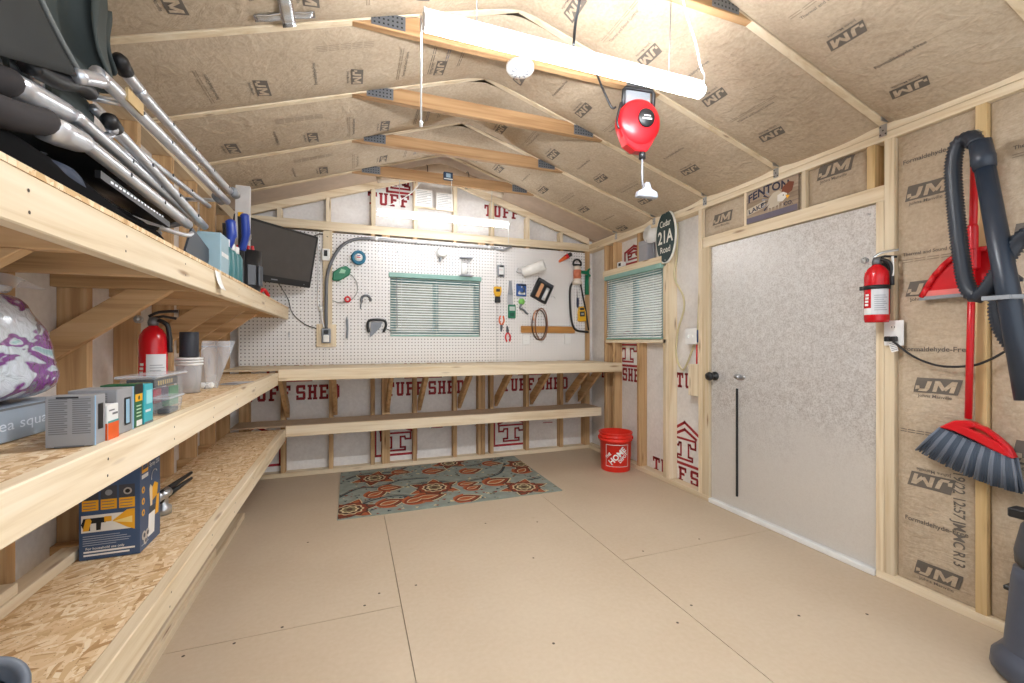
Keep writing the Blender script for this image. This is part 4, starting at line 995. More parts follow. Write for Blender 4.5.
def outlet_plate(x, z, label):
    t = thing('wall_outlet', label, 'outlet', (x, 4.43, z - .055)); M = faceB(x, z)
    m = MB(); m.box(M @ T(0, 0, .003), .078, .118, .006, WHITE); cp = m.build('cover_plate', t, bevel=.002)
    m = MB()
    for s in (-1, 1):
        m.disc(.016, M @ T(0, s * .022, .006), PAPER, .0008, 16)
        for q in (-.006, .006): m.rect(q - .0012, s * .022 - .002, q + .0012, s * .022 + .007, M @ T(0, 0, .007), BLACK)
    m.build('receptacle', cp)
outlet_plate(1.80, 1.268, 'white outlet plate on the pegboard under the rope'); outlet_plate(2.31, 1.268, 'white outlet plate on the pegboard under the black hose loop')
for i, (x, z, lab) in enumerate(((.255, 2.12, 'bare metal peg hook right of the blue tape roll'), (.43, 2.12, 'bare metal peg hook high above the window'), (.665, 2.10, 'bare metal peg hook between the window and the conduit'), (.98, 2.05, 'bare metal peg hook beside the white cup'), (-.53, 1.31, 'bare metal double peg hook below the television'), (1.70, 2.03, 'bare metal peg hook left of the paper roll'))):
    m = MB(); m.tube([(x, 4.442, z), (x, 4.40, z - .002), (x, 4.395, z + .012)], .0035, STEEL, 6); m.box(T(x, 4.433, z - .012), .012, .004, .04, STEEL); tag(m.build('peg_hook'), lab, 'hook')

# ================================================================== UPPER SHELF: FOLDED CHAIRS AND TOOLS
FOAM = plain('black_foam', (44, 40, 42), .85); CLOTH = plain('charcoal_cloth', (46, 48, 48), .9); CLOTH2 = plain('grey_green_cloth', (72, 80, 80), .85)
def bolts(m, a, b, fr, side=(1, 0, 0), r=.016):
    a = Vector(a); b = Vector(b)
    for f in fr:
        p = a + (b - a) * f; m.lathe([(.006, 0), (.006, .003), (0, .004)], DKGREY, FR(p + Vector(side) * r * .97, (0, 1, 0), Vector(side).cross(Vector((0, 1, 0)))), 8)
def pad(m, pts, r, mat): m.tube(smoothpts(pts, 6), [r * .75] + [r] * (6 * (len(pts) - 1) - 1) + [r * .85], mat, 14, flat=.8)
CH = 'folded camp chairs stacked on the upper shelf'
t = thing('folding_chair', 'lower folded aluminium camp chair with black foam armrests nearest the shelf edge', 'folding chair', (-.65, 1.5, 1.56))
m = MB(); pad(m, [(-.60, .55, 1.585), (-.60, .82, 1.622), (-.60, 1.05, 1.655), (-.60, 1.20, 1.700)], .031, FOAM); m.build('armrest_pad', t)
m = MB(); pad(m, [(-.685, .60, 1.66), (-.685, .95, 1.715), (-.685, 1.12, 1.752), (-.685, 1.25, 1.792)], .034, FOAM); m.build('armrest_pad', t)
def frame_tube(pts, r=.0165, bolt=()):
    m = MB(); m.tube(smoothpts(pts, 5), r, ALU, 12)
    bolts(m, pts[-2], pts[-1], bolt); m.build('frame_tube', t)
frame_tube([(-.60, 1.225, 1.70), (-.60, 1.30, 1.715), (-.60, 1.36, 1.716), (-.602, 2.05, 1.700)], .018, (.25, .6))
frame_tube([(-.685, 1.33, 1.812), (-.68, 1.45, 1.826), (-.67, 1.55, 1.822), (-.665, 2.42, 1.792)], .018, (.2, .45, .7))
frame_tube([(-.645, 1.57, 1.855), (-.645, 1.70, 1.848), (-.64, 2.40, 1.775)], .0165, (.15, .5, .8))
frame_tube([(-.80, 1.3, 1.72), (-.80, 2.35, 1.72)], .015); frame_tube([(-.76, 1.4, 1.64), (-.60, 1.9, 1.635), (-.58, 2.02, 1.66)], .008)
for p, q in (((-.60, 1.20, 1.69), (-.60, 1.35, 1.716)), ((-.685, 1.22, 1.785), (-.679, 1.46, 1.826))):
    m = MB(); p, q = Vector(p), Vector(q); m.tube([p, p + (q - p) * .3, p + (q - p) * .8, q], [.030, .031, .026, .019], ALU, 14, flat=.75); m.build('armrest_bracket', t)
m = MB(); m.lathe([(0, -.012), (.021, -.01), (.021, .03), (.012, .042), (0, .044)], BLACK, FR((-.645, 1.585, 1.862), (1, 0, 0), (0, .3, 1)) @ RX(0), 14); m.build('end_cap', t)
m = MB(); m.tube([(-.80, 2.30, 1.72), (-.60, 2.02, 1.702)], .010, ALU, 8); m.tube([(-.80, 1.5, 1.72), (-.64, 1.60, 1.853)], .010, ALU, 8); m.build('cross_bar', t)
m = MB()
m.grid(lambda a, b: Vector((-.64 - .22 * a, 1.35 + .9 * b, 1.735 + .02 * math.sin(b * 9 + a * 2))), 6, 14, BLACK); m.build('seat_cloth', t, thick=.006)
m = MB(); m.prism([(2.06, 1.60), (2.33, 1.55), (2.38, 1.66), (2.14, 1.71)], FR((-.62, 0, 0), (0, 1, 0), (0, 0, 1)), .008, DKGREY); m.build('side_plate', t)
m = MB(); m.box(T(-.60, 1.62, 1.655) @ RX(-2), .012, .45, .02, BLACK)
for k in range(16): m.box(T(-.5935, 1.45 + k * .022, 1.66), .001, .012, .005, ALU)
m.build('side_rail', t)

t = thing('folding_chair', 'upper folded aluminium camp chair with bunched charcoal fabric, on top of the other one', 'folding chair', (-.68, 1.7, 1.85))
frame_tube([(-.625, 1.36, 1.885), (-.62, 1.46, 1.93), (-.62, 1.55, 1.945), (-.62, 2.70, 1.985)], .0185, (.1, .3, .55, .8))
frame_tube([(-.665, 1.70, 2.085), (-.662, 1.80, 2.08), (-.66, 1.90, 2.075), (-.66, 3.02, 2.115)], .0175, (.12, .35, .6, .85))
frame_tube([(-.70, 1.60, 1.915), (-.69, 1.9, 1.90), (-.68, 2.62, 1.93)], .012, (.3, .6)); frame_tube([(-.82, 1.45, 1.95), (-.82, 2.75, 1.98)], .016)
for y, z in ((2.68, 1.985), (3.0, 2.115)):
    m = MB(); m.tube([(-.645, y - .06, z), (-.645, y + .015, z)], .024, GREYP, 12); m.build('joint_sleeve', t)
m = MB(); m.lathe([(0, -.012), (.022, -.01), (.022, .034), (.014, .048), (0, .05)], BLACK, FR((-.665, 1.70, 2.09), (1, 0, 0), (0, .4, 1)), 14); m.build('end_cap', t)
m = MB(); m.box(T(-.601, 1.60, 1.950) @ RX(2), .006, .10, .036, plain('woven_strap', (206, 178, 130), .7)); m.build('strap', t)
m = MB(); m.tube([(-.82, 2.72, 1.98), (-.62, 2.68, 1.985)], .011, ALU, 8); m.tube([(-.82, 1.6, 1.95), (-.64, 1.62, 1.95)], .011, ALU, 8); m.build('cross_bar', t)
def cloth1(a, b):
    # front hanging fold: a along Y (near to far), b up
    y0 = .55; edge = 1.375 - .16 * b - .05 * math.sin(b * 3.0); y = y0 + (edge - y0) * a
    zlow = 1.70 + .19 * ((y - .9) / .475 if y > .9 else 0) * 1.0; z = zlow + (2.22 - zlow) * b
    x = -.63 + .03 * math.sin(PI * a) * math.sin(PI * b) - .05 * b + .006 * math.sin(a * 14 + b * 3)
    return Vector((x, y, z))
m = MB(); m.grid(cloth1, 26, 18, CLOTH); m.build('back_fabric', t, thick=.008)
m = MB(); m.tube([cloth1(1.0, k / 14) + Vector((.004, .003, 0)) for k in range(15)], .0055, plain('grey_piping', (112, 116, 116), .7), 8); m.build('edge_piping', t)
def cloth2(a, b):                     # bunched sling hanging across the frame in deep slanting folds
    ph = a * 15 + b * 3.2 + .8 * math.sin(b * 5)
    return Vector((-.86 + .232 * a + .012 * math.sin(ph * 1.0 + 1), 1.47 + .06 * a + .045 * math.sin(ph) + .02 * math.sin(ph * 2.1 + b * 4), 1.90 + .10 * a - .06 * a * a + .36 * b + .01 * math.sin(a * 22)))
m = MB(); m.grid(cloth2, 60, 24, CLOTH2); m.build('seat_fabric', t, thick=.006)
def cloth3(a, b):
    ph = a * 10 + b * 4
    return Vector((-.86 + .19 * a - .03 * b, 1.58 + .10 * a + .03 * math.sin(ph), 1.99 + .08 * a + .26 * b - .05 * a * b + .012 * math.sin(a * 18)))
m = MB(); m.grid(cloth3, 44, 16, CLOTH2); m.build('folded_sling', t, thick=.006)
m = MB(); m.tube(smoothpts([(-.66, 1.26, 1.845), (-.655, 1.34, 1.86), (-.65, 1.42, 1.895), (-.65, 1.47, 1.90)], 5), .022, BLACK, 8); m.build('hand_grip', t)
m = MB(); m.prism([(1.44, 1.80), (1.62, 1.82), (1.63, 1.92), (1.5, 1.95), (1.43, 1.9)], FR((-.72, 0, 0), (0, 1, 0), (0, 0, 1)), .012, CLOTH2); m.disc(.009, FR((-.708, 1.57, 1.87), (0, 1, 0), (0, 0, 1)), STEEL, .001); m.build('side_panel', t)

t = thing('duffel_bag', 'black fabric bag lying on the upper shelf under the folded chairs', 'bag', (-.74, 1.4, 1.548))
def lump(a, b):
    y = .35 + 1.85 * a; s = math.sin(PI * min(1, max(0, a))) ** .35; ang = PI * b
    return Vector((-.74 + .165 * s * math.cos(ang), y, 1.549 + (.125 + .02 * math.sin(a * 17)) * s * math.sin(ang) + .008 * math.sin(a * 31 + b * 9) * math.sin(ang)))
m = MB(); m.grid(lump, 50, 16, plain('black_nylon', (7, 7, 9), .9, spec=.1)); m.bx(-.89, -.59, .4, 2.15, 1.548, 1.552, plain('black_nylon', (7, 7, 9), .9)); m.build('body', t)
m = MB(); m.tube(smoothpts([(-.60, .8, 1.59), (-.585, 1.0, 1.57), (-.575, 1.4, 1.565), (-.58, 1.7, 1.60)], 6), .008, plain('black_nylon', (7, 7, 9), .9), 6, flat=.4); m.build('carry_strap', t)
m = MB(); m.tube(smoothpts([(-.64, 1.22, 1.60), (-.62, 1.27, 1.615), (-.625, 1.33, 1.61)], 5), .03, plain('navy_nylon', (30, 44, 66), .6), 8); m.build('side_pocket', t)
# tools at the far end of the upper shelf
t = thing('tool_bucket', 'black open tool bucket at the end of the upper shelf in front of the television', 'bucket', (-.62, 3.22, 1.548))
m = MB(); m.lathe([(.0, 0), (.068, 0), (.074, .02), (.082, .27), (.077, .27), (.07, .02), (0, .012)], BLACK, T(-.625, 3.22, 1.549), 24); m.build('shell', t)
for a in (0, 1, 2):
    m = MB(); ang = -1.9 + a * .8; M = FR((-.625 + .081 * math.cos(ang), 3.22 + .081 * math.sin(ang), 1.66), (-math.sin(ang), math.cos(ang), 0), (0, 0, 1))
    m.box(M, .05, .13, .012, DKGREY); m.build('pocket', t, bevel=.004)
t = thing('spirit_level', 'tall silver spirit level standing in the black tool bucket', 'level', (-.66, 3.25, 1.57))
m = MB(); m.box(T(-.660, 3.262, 1.91) @ RX(-3), .085, .03, .69, plain('pale_aluminium', (214, 214, 216), .35, .3)); m.build('bar', t, bevel=.003)
m = MB(); m.box(T(-.668, 3.25, 2.05) @ RX(-3), .03, .008, .05, YEL); m.build('vial', t)
t = thing('wrench', 'silver adjustable wrench standing head up in the black tool bucket', 'wrench', (-.63, 3.17, 1.6)); M = FR((-.625, 3.172, 1.84), (1, 0, 0), (0, 0, 1))
m = MB(); m.prism([(-.012, -.2), (.012, -.2), (.013, .02), (.032, .05), (.03, .085), (.012, .09), (.008, .06), (-.008, .06), (-.012, .09), (-.03, .08), (-.03, .045), (-.013, .02)], M, .012, STEEL); m.build('body', t, bevel=.002)
def grip(label, p, q, col):
    t = thing('hand_clamp', label, 'clamp', (p[0], p[1], min(p[2], q[2]))); p = Vector(p); q = Vector(q); d = q - p
    m = MB(); m.tube(smoothpts([p, p + d * .4 + Vector((.01, 0, -.01)), q], 6), .017, BLACK, 8); m.build('bar', t)
    m = MB(); m.tube(smoothpts([p + d * .5 + Vector((.015, -.01, 0)), p + d * .75 + Vector((.03, -.01, .0)), q + Vector((.018, 0, .02))], 6), [.020] * 6 + [.024] * 6 + [.014], col, 10); m.build('handle', t)
CB = plain('cobalt_grip', (34, 62, 150), .35)
grip('blue-handled bar clamp leaning steeply beside the level', (-.64, 3.05, 1.60), (-.60, 2.92, 1.965), CB)
grip('blue-handled bar clamp standing nearest the chair frames', (-.62, 2.62, 1.60), (-.595, 2.58, 1.84), CB)
for x, lab in ((-.655, 'red-handled pliers in the black tool bucket behind the wrench'), (-.597, 'red-handled pliers in the black tool bucket in front of the wrench')):
    t = thing('pliers', lab, 'pliers', (x, 3.18, 1.75)); m = MB()
    for s in (-1, 1): m.tube(smoothpts([(x + s * .006, 3.17, 1.72), (x + s * .014, 3.165, 1.80), (x + s * .010, 3.16, 1.845)], 5), .009, REDPL, 8)
    m.build('handles', t); MB().bx(x - .01, x + .01, 3.168, 3.178, 1.62, 1.725, STEEL).build('jaws', t)
t = thing('carton', 'pale blue carton at the edge of the upper shelf below the blue clamps', 'box', (-.6, 2.45, 1.548)); m = MB(); m.bx(-.66, -.565, 2.36, 2.50, 1.548, 1.745, plain('pale_blue_carton', (150, 178, 190), .5)); m.rect(-.06, -.02, .06, .0, FR((-.565, 2.43, 1.66), (0, 1, 0), (0, 0, 1)), WHITE); m.build('body', t, bevel=.003)
for k, (y, lab) in enumerate(((2.56, 'white-capped slim bottle on the upper shelf next to the pale blue carton'), (2.66, 'white-capped slim bottle on the upper shelf second from the pale blue carton'), (2.76, 'white-capped slim bottle on the upper shelf nearest the black bucket'))):
    t = thing('spray_bottle', lab, 'bottle', (-.59, y, 1.548)); m = MB(); m.lathe([(0, 0), (.03, 0), (.032, .01), (.032, .14), (.02, .165), (.014, .17)], plain('teal_bottle', (60, 112, 116), .35), T(-.59, y, 1.549), 16); m.build('body', t)
    m = MB(); m.lathe([(.016, .165), (.016, .205), (0, .21)], WHITE, T(-.59, y, 1.549), 14); m.build('cap', t)
t = thing('red_clip', 'small red clip on the shelf edge beside the black tool bucket', 'clip', (-.57, 3.45, 1.548)); m = MB(); m.tube(smoothpts([(-.60, 3.40, 1.562), (-.57, 3.44, 1.60), (-.55, 3.50, 1.565)], 5), .013, REDPL, 8); m.build('jaw', t); MB().tube([(-.58, 3.5, 1.56), (-.56, 3.64, 1.557)], .008, WHITE, 8).build('pin', t)
m = MB(); m.grid(lambda a, b: Vector((-.527 + .018 * b * b, 2.115 + .075 * a + .015 * b, 1.535 - .075 * b)), 3, 8, PAPER); tag(m.build('price_tag', thick=.0008), 'curled white paper tag on the front edge of the upper shelf', 'tag')

# ================================================================== MIDDLE SHELF
GB = plain('grey_carton', (150, 151, 154), .5); GBD = plain('grey_carton_print', (112, 113, 116), .6); LB = plain('pale_blue_edge', (140, 176, 206), .45)
def carton(label, x0, x1, y0, y1, h, mat, deco, z=.997, cat='box', name='carton'):
    t = thing(name, label, cat, ((x0 + x1) / 2, (y0 + y1) / 2, z)); m = MB(); m.bx(x0, x1, y0, y1, z + .0005, z + h, mat)
    deco(m, FR(((x0 + x1) / 2, y0, z), (1, 0, 0), (0, 0, 1)), FR((x1, (y0 + y1) / 2, z), (0, 1, 0), (0, 0, 1)), x1 - x0, y1 - y0, h); m.build('body', t, bevel=.0015); return t
def d_grey(m, F, S, w, d, h):
    for c in (-.24, .24):
        for k in range(17): m.rect((c - .19) * w, h * .93 - k * h * .042, (c + .19 - .06 * (k % 3 == 2)) * w, h * .93 - k * h * .042 + h * .02, F, GBD)
    m.rect(-w * .28, h * .955, w * .18, h * .99, F, BLACK); m.rect(-.2 * d, .3 * h, .25 * d, .82 * h, S, BLACK); m.rect(-.5 * d, 0, -.38 * d, h, S, LB); m.rect(-w * .32, 0, w * .3, h * .03, F, GBD)
carton('front grey carton printed with two columns of fine text on the middle shelf', -.65, -.562, 1.292, 1.342, .117, GB, d_grey)
def d_or(m, F, S, w, d, h):
    m.rect(-d / 2, 0, d / 2, h * .48, S, plain('orange_print', (222, 92, 30), .5)); m.rect(-d / 2, h * .48, d / 2, h * .54, S, plain('teal_print', (70, 150, 150), .5)); m.rect(-d * .1, h * .7, d * .4, h * .76, S, GBD); m.rect(-d * .4, h * .82, d * .1, h * .86, S, GBD)
    m.rect(-w / 2, 0, w / 2, h * .48, F, plain('orange_print', (222, 92, 30), .5))
carton('small white and orange box wedged between the two grey cartons', -.65, -.560, 1.347, 1.400, .086, WHITE, d_or)
def d_g2(m, F, S, w, d, h):
    m.rect(-.1 * d, .16 * h, .28 * d, .78 * h, S, BLACK); m.rect(.38 * d, 0, .5 * d, h, S, LB); m.rect(-.02 * d, .2 * h, .2 * d, .74 * h, S, plain('window_blue', (150, 190, 214), .3), .0014)
    for k in range(6): m.rect(-.42 * w, h * .9 - k * h * .05, .3 * w, h * .9 - k * h * .05 + h * .02, F, GBD)
carton('rear grey carton with a dark side window and pale blue edge', -.665, -.566, 1.408, 1.50, .119, GB, d_g2)
def d_green(m, F, S, w, d, h):
    m.rect(-d / 2, .78 * h, d / 2, h, S, BLACK); m.rect(-.45 * d, .60 * h, .45 * d, .77 * h, S, YEL); m.rect(-.3 * d, .03 * h, .4 * d, .16 * h, S, WHITE); m.disc(.006, S @ T(0, .68 * h, .0004), plain('dark_olive', (60, 60, 30), .5))
    for k in range(4): m.rect(-.3 * d, .24 * h + k * .08 * h, .3 * d, .27 * h + k * .08 * h, S, plain('pale_green_print', (190, 220, 190), .5))
carton('dark green box with black top and yellow band, beside the teal box', -.645, -.568, 1.510, 1.560, .122, plain('deep_green_carton', (22, 96, 58), .45), d_green)
def d_teal(m, F, S, w, d, h):
    m.rect(-.3 * d, .5 * h, .35 * d, .85 * h, S, plain('pale_teal_print', (150, 214, 220), .5)); m.rect(-.4 * d, .3 * h, .2 * d, .36 * h, S, WHITE); m.rect(-d / 2, 0, d / 2, .06 * h, S, GBD)
carton('bright teal box, last of the row of upright cartons', -.650, -.566, 1.566, 1.625, .117, plain('bright_teal_carton', (58, 170, 184), .45), d_teal)
t = thing('storage_case', 'clear plastic case filled with small coloured packs on the middle shelf', 'case', (-.68, 1.86, .997))
m = MB(); m.box(T(-.655, 1.89, 1.056), .09, .26, .117, CLEAR, (1.06, 1.03)); m.build('tub', t, bevel=.006)
m = MB(); m.box(T(-.655, 1.89, 1.122), .115, .29, .010, BAGP); m.build('lid', t, bevel=.004)
for x0, x1, y0, y1, z0, z1, mm in ((-.635, -.617, 1.775, 1.84, 1.03, 1.078, plain('crimson_pack', (150, 24, 44), .4)), (-.64, -.617, 1.85, 1.905, 1.03, 1.078, plain('plum_pack', (70, 36, 66), .4)), (-.645, -.617, 1.915, 2.0, 1.005, 1.075, plain('leaf_green_pack', (28, 124, 70), .4)), (-.69, -.64, 1.78, 1.98, 1.0, 1.05, GREYP)):
    mm_ = MB(); mm_.bx(x0, x1, y0, y1, z0, z1, mm); mm_.build('inner_pack', t, bevel=.002)
carton('small black box with gold lettering lying inside the top of the clear case', -.69, -.616, 1.775, 1.99, .030, BLACK, lambda m, F, S, w, d, h: [m.rect(-.35 * d + k * .09 * d, .25 * h, -.35 * d + k * .09 * d + .05 * d, .75 * h, S, plain('gold_print', (190, 160, 80), .4)) for k in range(7)] and m.rect(-.4 * w, .3 * h, .4 * w, .7 * h, F, plain('gold_print', (190, 160, 80), .4)), 1.083)
t = thing('food_container', 'small clear lidded tub at the shelf edge in front of the clear case', 'container', (-.585, 1.78, .997)); m = MB(); m.box(T(-.585, 1.79, 1.0235), .045, .12, .052, CLEAR, (1.15, 1.1)); m.build('tub', t, bevel=.005); MB().box(T(-.585, 1.79, 1.0535), .06, .142, .007, BAGP).build('lid', t, bevel=.002)
MB().box(T(-.585, 1.80, 1.008), .035, .08, .016, DKGREY).build('contents', t, bevel=.003)
t = thing('cup_stack', 'stack of clear mixing cups holding up a black cylinder on the middle shelf', 'cups', (-.72, 2.47, .997))
m = MB(); m.lathe([(0, 0), (.044, 0), (.052, .135), (.049, .135), (.042, .004), (0, .004)], BAGP, T(-.72, 2.47, .998), 28); lc = m.build('lower_cup', t)
for k in range(3): m = MB(); m.lathe([(.0505, 0), (.056, .001), (.056, .009), (.0505, .010)], WHITE, T(-.72, 2.47, 1.128 + .013 * k), 28); m.build('rim', lc)
m = MB(); m.lathe([(0, 0), (.05, 0)], BAGP, T(-.72, 2.47, 1.166), 24); m.build('cup_lid', t)
t = thing('canister', 'plain black cylinder standing on the stack of clear cups', 'cylinder', (-.72, 2.47, 1.1665)); m = MB(); m.lathe([(0, 0), (.037, 0), (.038, .003), (.038, .116), (.036, .118), (0, .118)], plain('slate_black', (40, 42, 50), .6), T(-.72, 2.47, 1.167), 28); m.build('body', t)
t = thing('zip_bag', 'upright clear zip bag behind the cups on the middle shelf', 'bag', (-.68, 2.66, .997))
def bagf(s):
    def f(a, b):
        wd = .042 + .032 * b; x = -.70 + (a - .42) * 2 * wd + .03 * b; th = .022 * math.sin(PI * a) * (1 - b) + .002
        return Vector((x, 2.66 + s * th + .05 * b + .008 * math.sin(a * 9 + b * 6), .998 + .245 * b))
    return f
m = MB(); m.grid(bagf(1), 14, 14, BAGP); m.grid(bagf(-1), 14, 14, BAGP); m.build('film', t)
m = MB(); m.tube([bagf(-1)(k / 8, .88) for k in range(9)], .004, BAGP, 6); m.build('zip_seal', t)
m = MB(); m.box(T(-.70, 2.65, 1.014), .07, .03, .03, WHITE); m.build('contents', t, bevel=.008)
m = MB(); M = FR((-.63, 2.93, .998), (.9, -.3, 0), (.3, .9, 0)); m.box(M @ T(0, 0, .001), .11, .19, .002, plain('grey_leaflet', (190, 190, 196), .6)); m.rect(-.04, -.08, .04, -.02, M @ T(0, 0, .002), GBD); tag(m.build('leaflet'), 'grey leaflet lying flat near the far end of the middle shelf', 'leaflet')

def extinguisher(name_label, base, r, h, face, bracket=False, lever=None):
    """face: direction its label looks"""
    t = thing('fire_extinguisher', name_label, 'fire extinguisher', base); b = Vector(base); ang = math.atan2(face[1], face[0]); Mz = Matrix.Translation(b) @ Matrix.Rotation(ang, 4, 'Z')
    m = MB(); m.lathe([(0, 0), (r * .92, 0), (r, .012), (r, h * .78), (r * .93, h * .86), (r * .68, h * .93), (r * .34, h * .98), (r * .34, h)], REDEX, Mz, 32); m.build('cylinder', t)
    def wrapl(mm, a0, a1, z0, z1, mat, off):
        mm.grid(lambda u, v: Mz @ Vector(((r + off) * math.cos(a0 + (a1 - a0) * u), (r + off) * math.sin(a0 + (a1 - a0) * u), z0 + (z1 - z0) * v)), 14, 1, mat)
    lab = MB(); wrapl(lab, -.25, 1.25, h * .13, h * .60, plain('label_grey', (206, 208, 212), .45), .0006)
    wrapl(lab, -1.1, -.25, h * .13, h * .24, WHITE, .0006)
    for k in range(8): wrapl(lab, .0, 1.05 - .15 * (k % 3), h * (.20 + .035 * k), h * (.212 + .035 * k), plain('label_ink', (150, 154, 162), .6), .0011)
    for k in range(4): wrapl(lab, -.9 + .04 * k, -.5 + .02 * k, h * (.28 + .055 * k), h * (.315 + .055 * k), WHITE, .0011)
    lab.build('label', t)
    m = MB(); zt = h
    m.lathe([(r * .36, 0), (r * .40, .015), (r * .30, .035), (0, .038)], ZINC, Mz @ T(0, 0, h - .004), 16); valve = m.build('valve', t)
    m = MB(); m.tube([Mz @ Vector(p) for p in ((0, .0, h + .03), (-.02, .03, h + .038), (-.03, .075, h + .030))], .008, BLACK, 8, flat=.6); m.build('lower_handle', valve)
    m = MB(); m.tube(smoothpts([Mz @ Vector(p) for p in ((.0, -.015, h + .035), (.0, .02, h + .055), (-.01, .085, h + .062))], 4), .008, lever or STEEL, 8, flat=.6); m.build('squeeze_lever', valve)
    m = MB(); m.lathe([(0, 0), (.017, 0), (.017, .012), (0, .014)], STEEL, Mz @ T(.012, -.045, h + .022) @ RY(90), 18); m.lathe([(.0, .0145), (.013, .0145)], WHITE, Mz @ T(.012, -.045, h + .022) @ RY(90), 16); m.build('gauge', valve)
    m = MB(); m.tube(smoothpts([Mz @ Vector(p) for p in ((.01, .02, h + .02), (.012, .05, h + .0), (.008, r + .008, h * .85), (.005, r + .010, h * .62))], 5), .0095, BLACK, 8); m.build('hose', t)
    if bracket:
        m = MB(); m.lathe([(r + .001, 0), (r + .004, 0), (r + .004, .02), (r + .001, .02), (r + .001, 0)], BLACK, Mz @ T(0, 0, h * .56), 32); m.box(Mz @ T(.004, -r - .006, h * .56 + .01), .02, .02, .02, BLACK); m.build('strap', t)
        m = MB(); m.box(T(R - .004, base[1], base[2] + h * .6), .008, .05, h * .9, BLACK); m.build('wall_bracket', t)
        m = MB(); m.grid(lambda u, v: Vector((R - .05 - .01 * v, b.y - .055 - .012 * u - .006 * v, b.z + h + .03 - .10 * v)), 2, 5, WHITE); m.build('inspection_tag', t, thick=.001)
    return t
extinguisher('red fire extinguisher standing on the middle shelf against the studs', (-.80, 2.30, .997), .050, .315, (.1, -1, 0), False, BLACK)

# bedding bag and the long box below it
LILAC = None
def bedmat():
    t = NT('printed_bedding'); co = t.coord(); n1 = t.noise(t.coord('Object', (1, .6, 1.6)), 5, 2, .5, 2.2); n2 = t.noise(co, 12, 2, .5, 1.0)
    c = t.ramp(n1, [(0.40, rgb(206, 212, 222)), (0.46, rgb(196, 206, 214)), (0.50, rgb(112, 40, 122)), (0.60, rgb(128, 58, 142)), (0.63, rgb(196, 206, 216)), (0.7, rgb(150, 186, 190))])
    c = t.mix(t.math('GREATER_THAN', n2, .66), c, rgb(120, 122, 136)); t.l(c, t.p.inputs['Base Color']); t.p.inputs['Roughness'].default_value = .2; t.p.inputs['Coat Weight'].default_value = .8; t.p.inputs['Coat Roughness'].default_value = .08
    t.bump(t.noise(co, 22, 3, .6, 1.5), .7, .02); return t.m
BED = bedmat()
t = thing('bedding_pack', 'purple and white patterned bedding in a shiny clear bag on the middle shelf', 'bedding', (-.84, 1.2, 1.09))
def bed(a, b):
    # closed cushion: a round the section (X-Z), b along Y
    s = (max(0, 1 - abs(2 * b - 1) ** 14)) ** .3; an = 2 * PI * a; cxx = abs(math.cos(an)) ** .55 * (1 if math.cos(an) > 0 else -1); sz = abs(math.sin(an)) ** .55 * (1 if math.sin(an) > 0 else -1)
    w = .082 - .012 * sz
    x = -.842 + w * s * cxx - .02 * (sz * .5 + .5); y = .62 + 1.02 * b - .05 * (sz * .5 + .5) * b; z = 1.225 + .135 * s * sz
    k = .008 * mnoise.noise((x * 14, y * 9, z * 14)); return Vector((x + k, y, z + k))
m = MB(); m.grid(bed, 40, 40, BED); m.build('folded_bedding', t)
m = MB(); m.tube(smoothpts([(-.80, .9, 1.365), (-.795, 1.2, 1.372), (-.80, 1.45, 1.368)], 6), .012, BAGP, 8, flat=.5); m.grid(lambda a, b: Vector((-.865 + .10 * b, .85 + .68 * a, 1.36 + .03 * b + .012 * math.sin(a * 13 + b * 4))), 20, 5, BAGP); m.build('bag_zip_flap', t)
def longbox(m, F, S, w, d, h):
    m.text('Chelsea square', S @ T(.315, h * .45, 0), h * .45, plain('pale_lettering', (222, 228, 238), .5), .0008, .0, width=.36)
    m.rect(-d / 2, h * .93, d / 2, h, S, GBD)
carton('long pale grey-blue box with white lettering under the bedding bag', -.928, -.775, .55, 1.66, .083, plain('grey_blue_carton', (158, 170, 184), .5), longbox)

# ================================================================== LOWEST SHELF
NAVY = plain('navy_carton', (56, 80, 114), .4); GOLD = plain('gold_print_yellow', (232, 168, 36), .45)
t = thing('sprayer_carton', 'navy and yellow paint sprayer carton on the lowest shelf', 'box', (-.77, 1.96, .502))
m = MB(); x0, x1, y0, y1, z0, h = -.856, -.690, 1.875, 2.045, .5025, .335
m.bx(x0, x1, y0, y1, z0, z0 + h, NAVY)
Fm = FR((x0, y0, z0), (1, 0, 0), (0, 0, 1)); Sm = FR((x1, y0, z0), (0, 1, 0), (0, 0, 1)); W_, D_ = x1 - x0, y1 - y0
for a in (.005, .055, .105): m.rect(a + .003, .165, a + .047, .20, Fm, GOLD); m.rect(a + .003, .20, a + .047, .245, Fm, DKGREY); 
m.disc(.012, Fm @ T(.132, .222, .0006), STEEL); m.disc(.007, Fm @ T(.132, .222, .0010), BLACK); m.disc(.010, Fm @ T(.08, .222, .0006), GREYP)
for a in (.005, .055, .105):
    for k in range(3): m.rect(a + .006, .171 + k * .010, a + .040, .173 + k * .010, Fm @ T(0, 0, .0006), NAVY)
m.rect(.006, .092, .150, .150, Fm, plain('print_white', (226, 222, 214), .5))
m.flat([(.09, .125), (.13, .158), (.152, .160), (.152, .088), (.13, .098)], Fm @ T(0, 0, .0006), GOLD); m.flat([(.09, .122), (.145, .135), (.145, .112)], Fm @ T(0, 0, .0011), plain('print_pale_yellow', (244, 214, 130), .5))
m.flat([(.01, .098), (.026, .098), (.034, .13), (.03, .14), (.018, .138)], Fm @ T(0, 0, .0008), GOLD); m.rect(.03, .122, .072, .140, Fm @ T(0, 0, .0006), BLACK); m.flat([(.046, .098), (.058, .098), (.06, .124), (.046, .124)], Fm @ T(0, 0, .0006), BLACK); m.rect(.068, .124, .088, .142, Fm @ T(0, 0, .0010), GOLD); m.flat([(.006, .12), (.014, .098), (.03, .098), (.03, .14), (.012, .14)], Fm @ T(0, 0, .0005), BLACK)
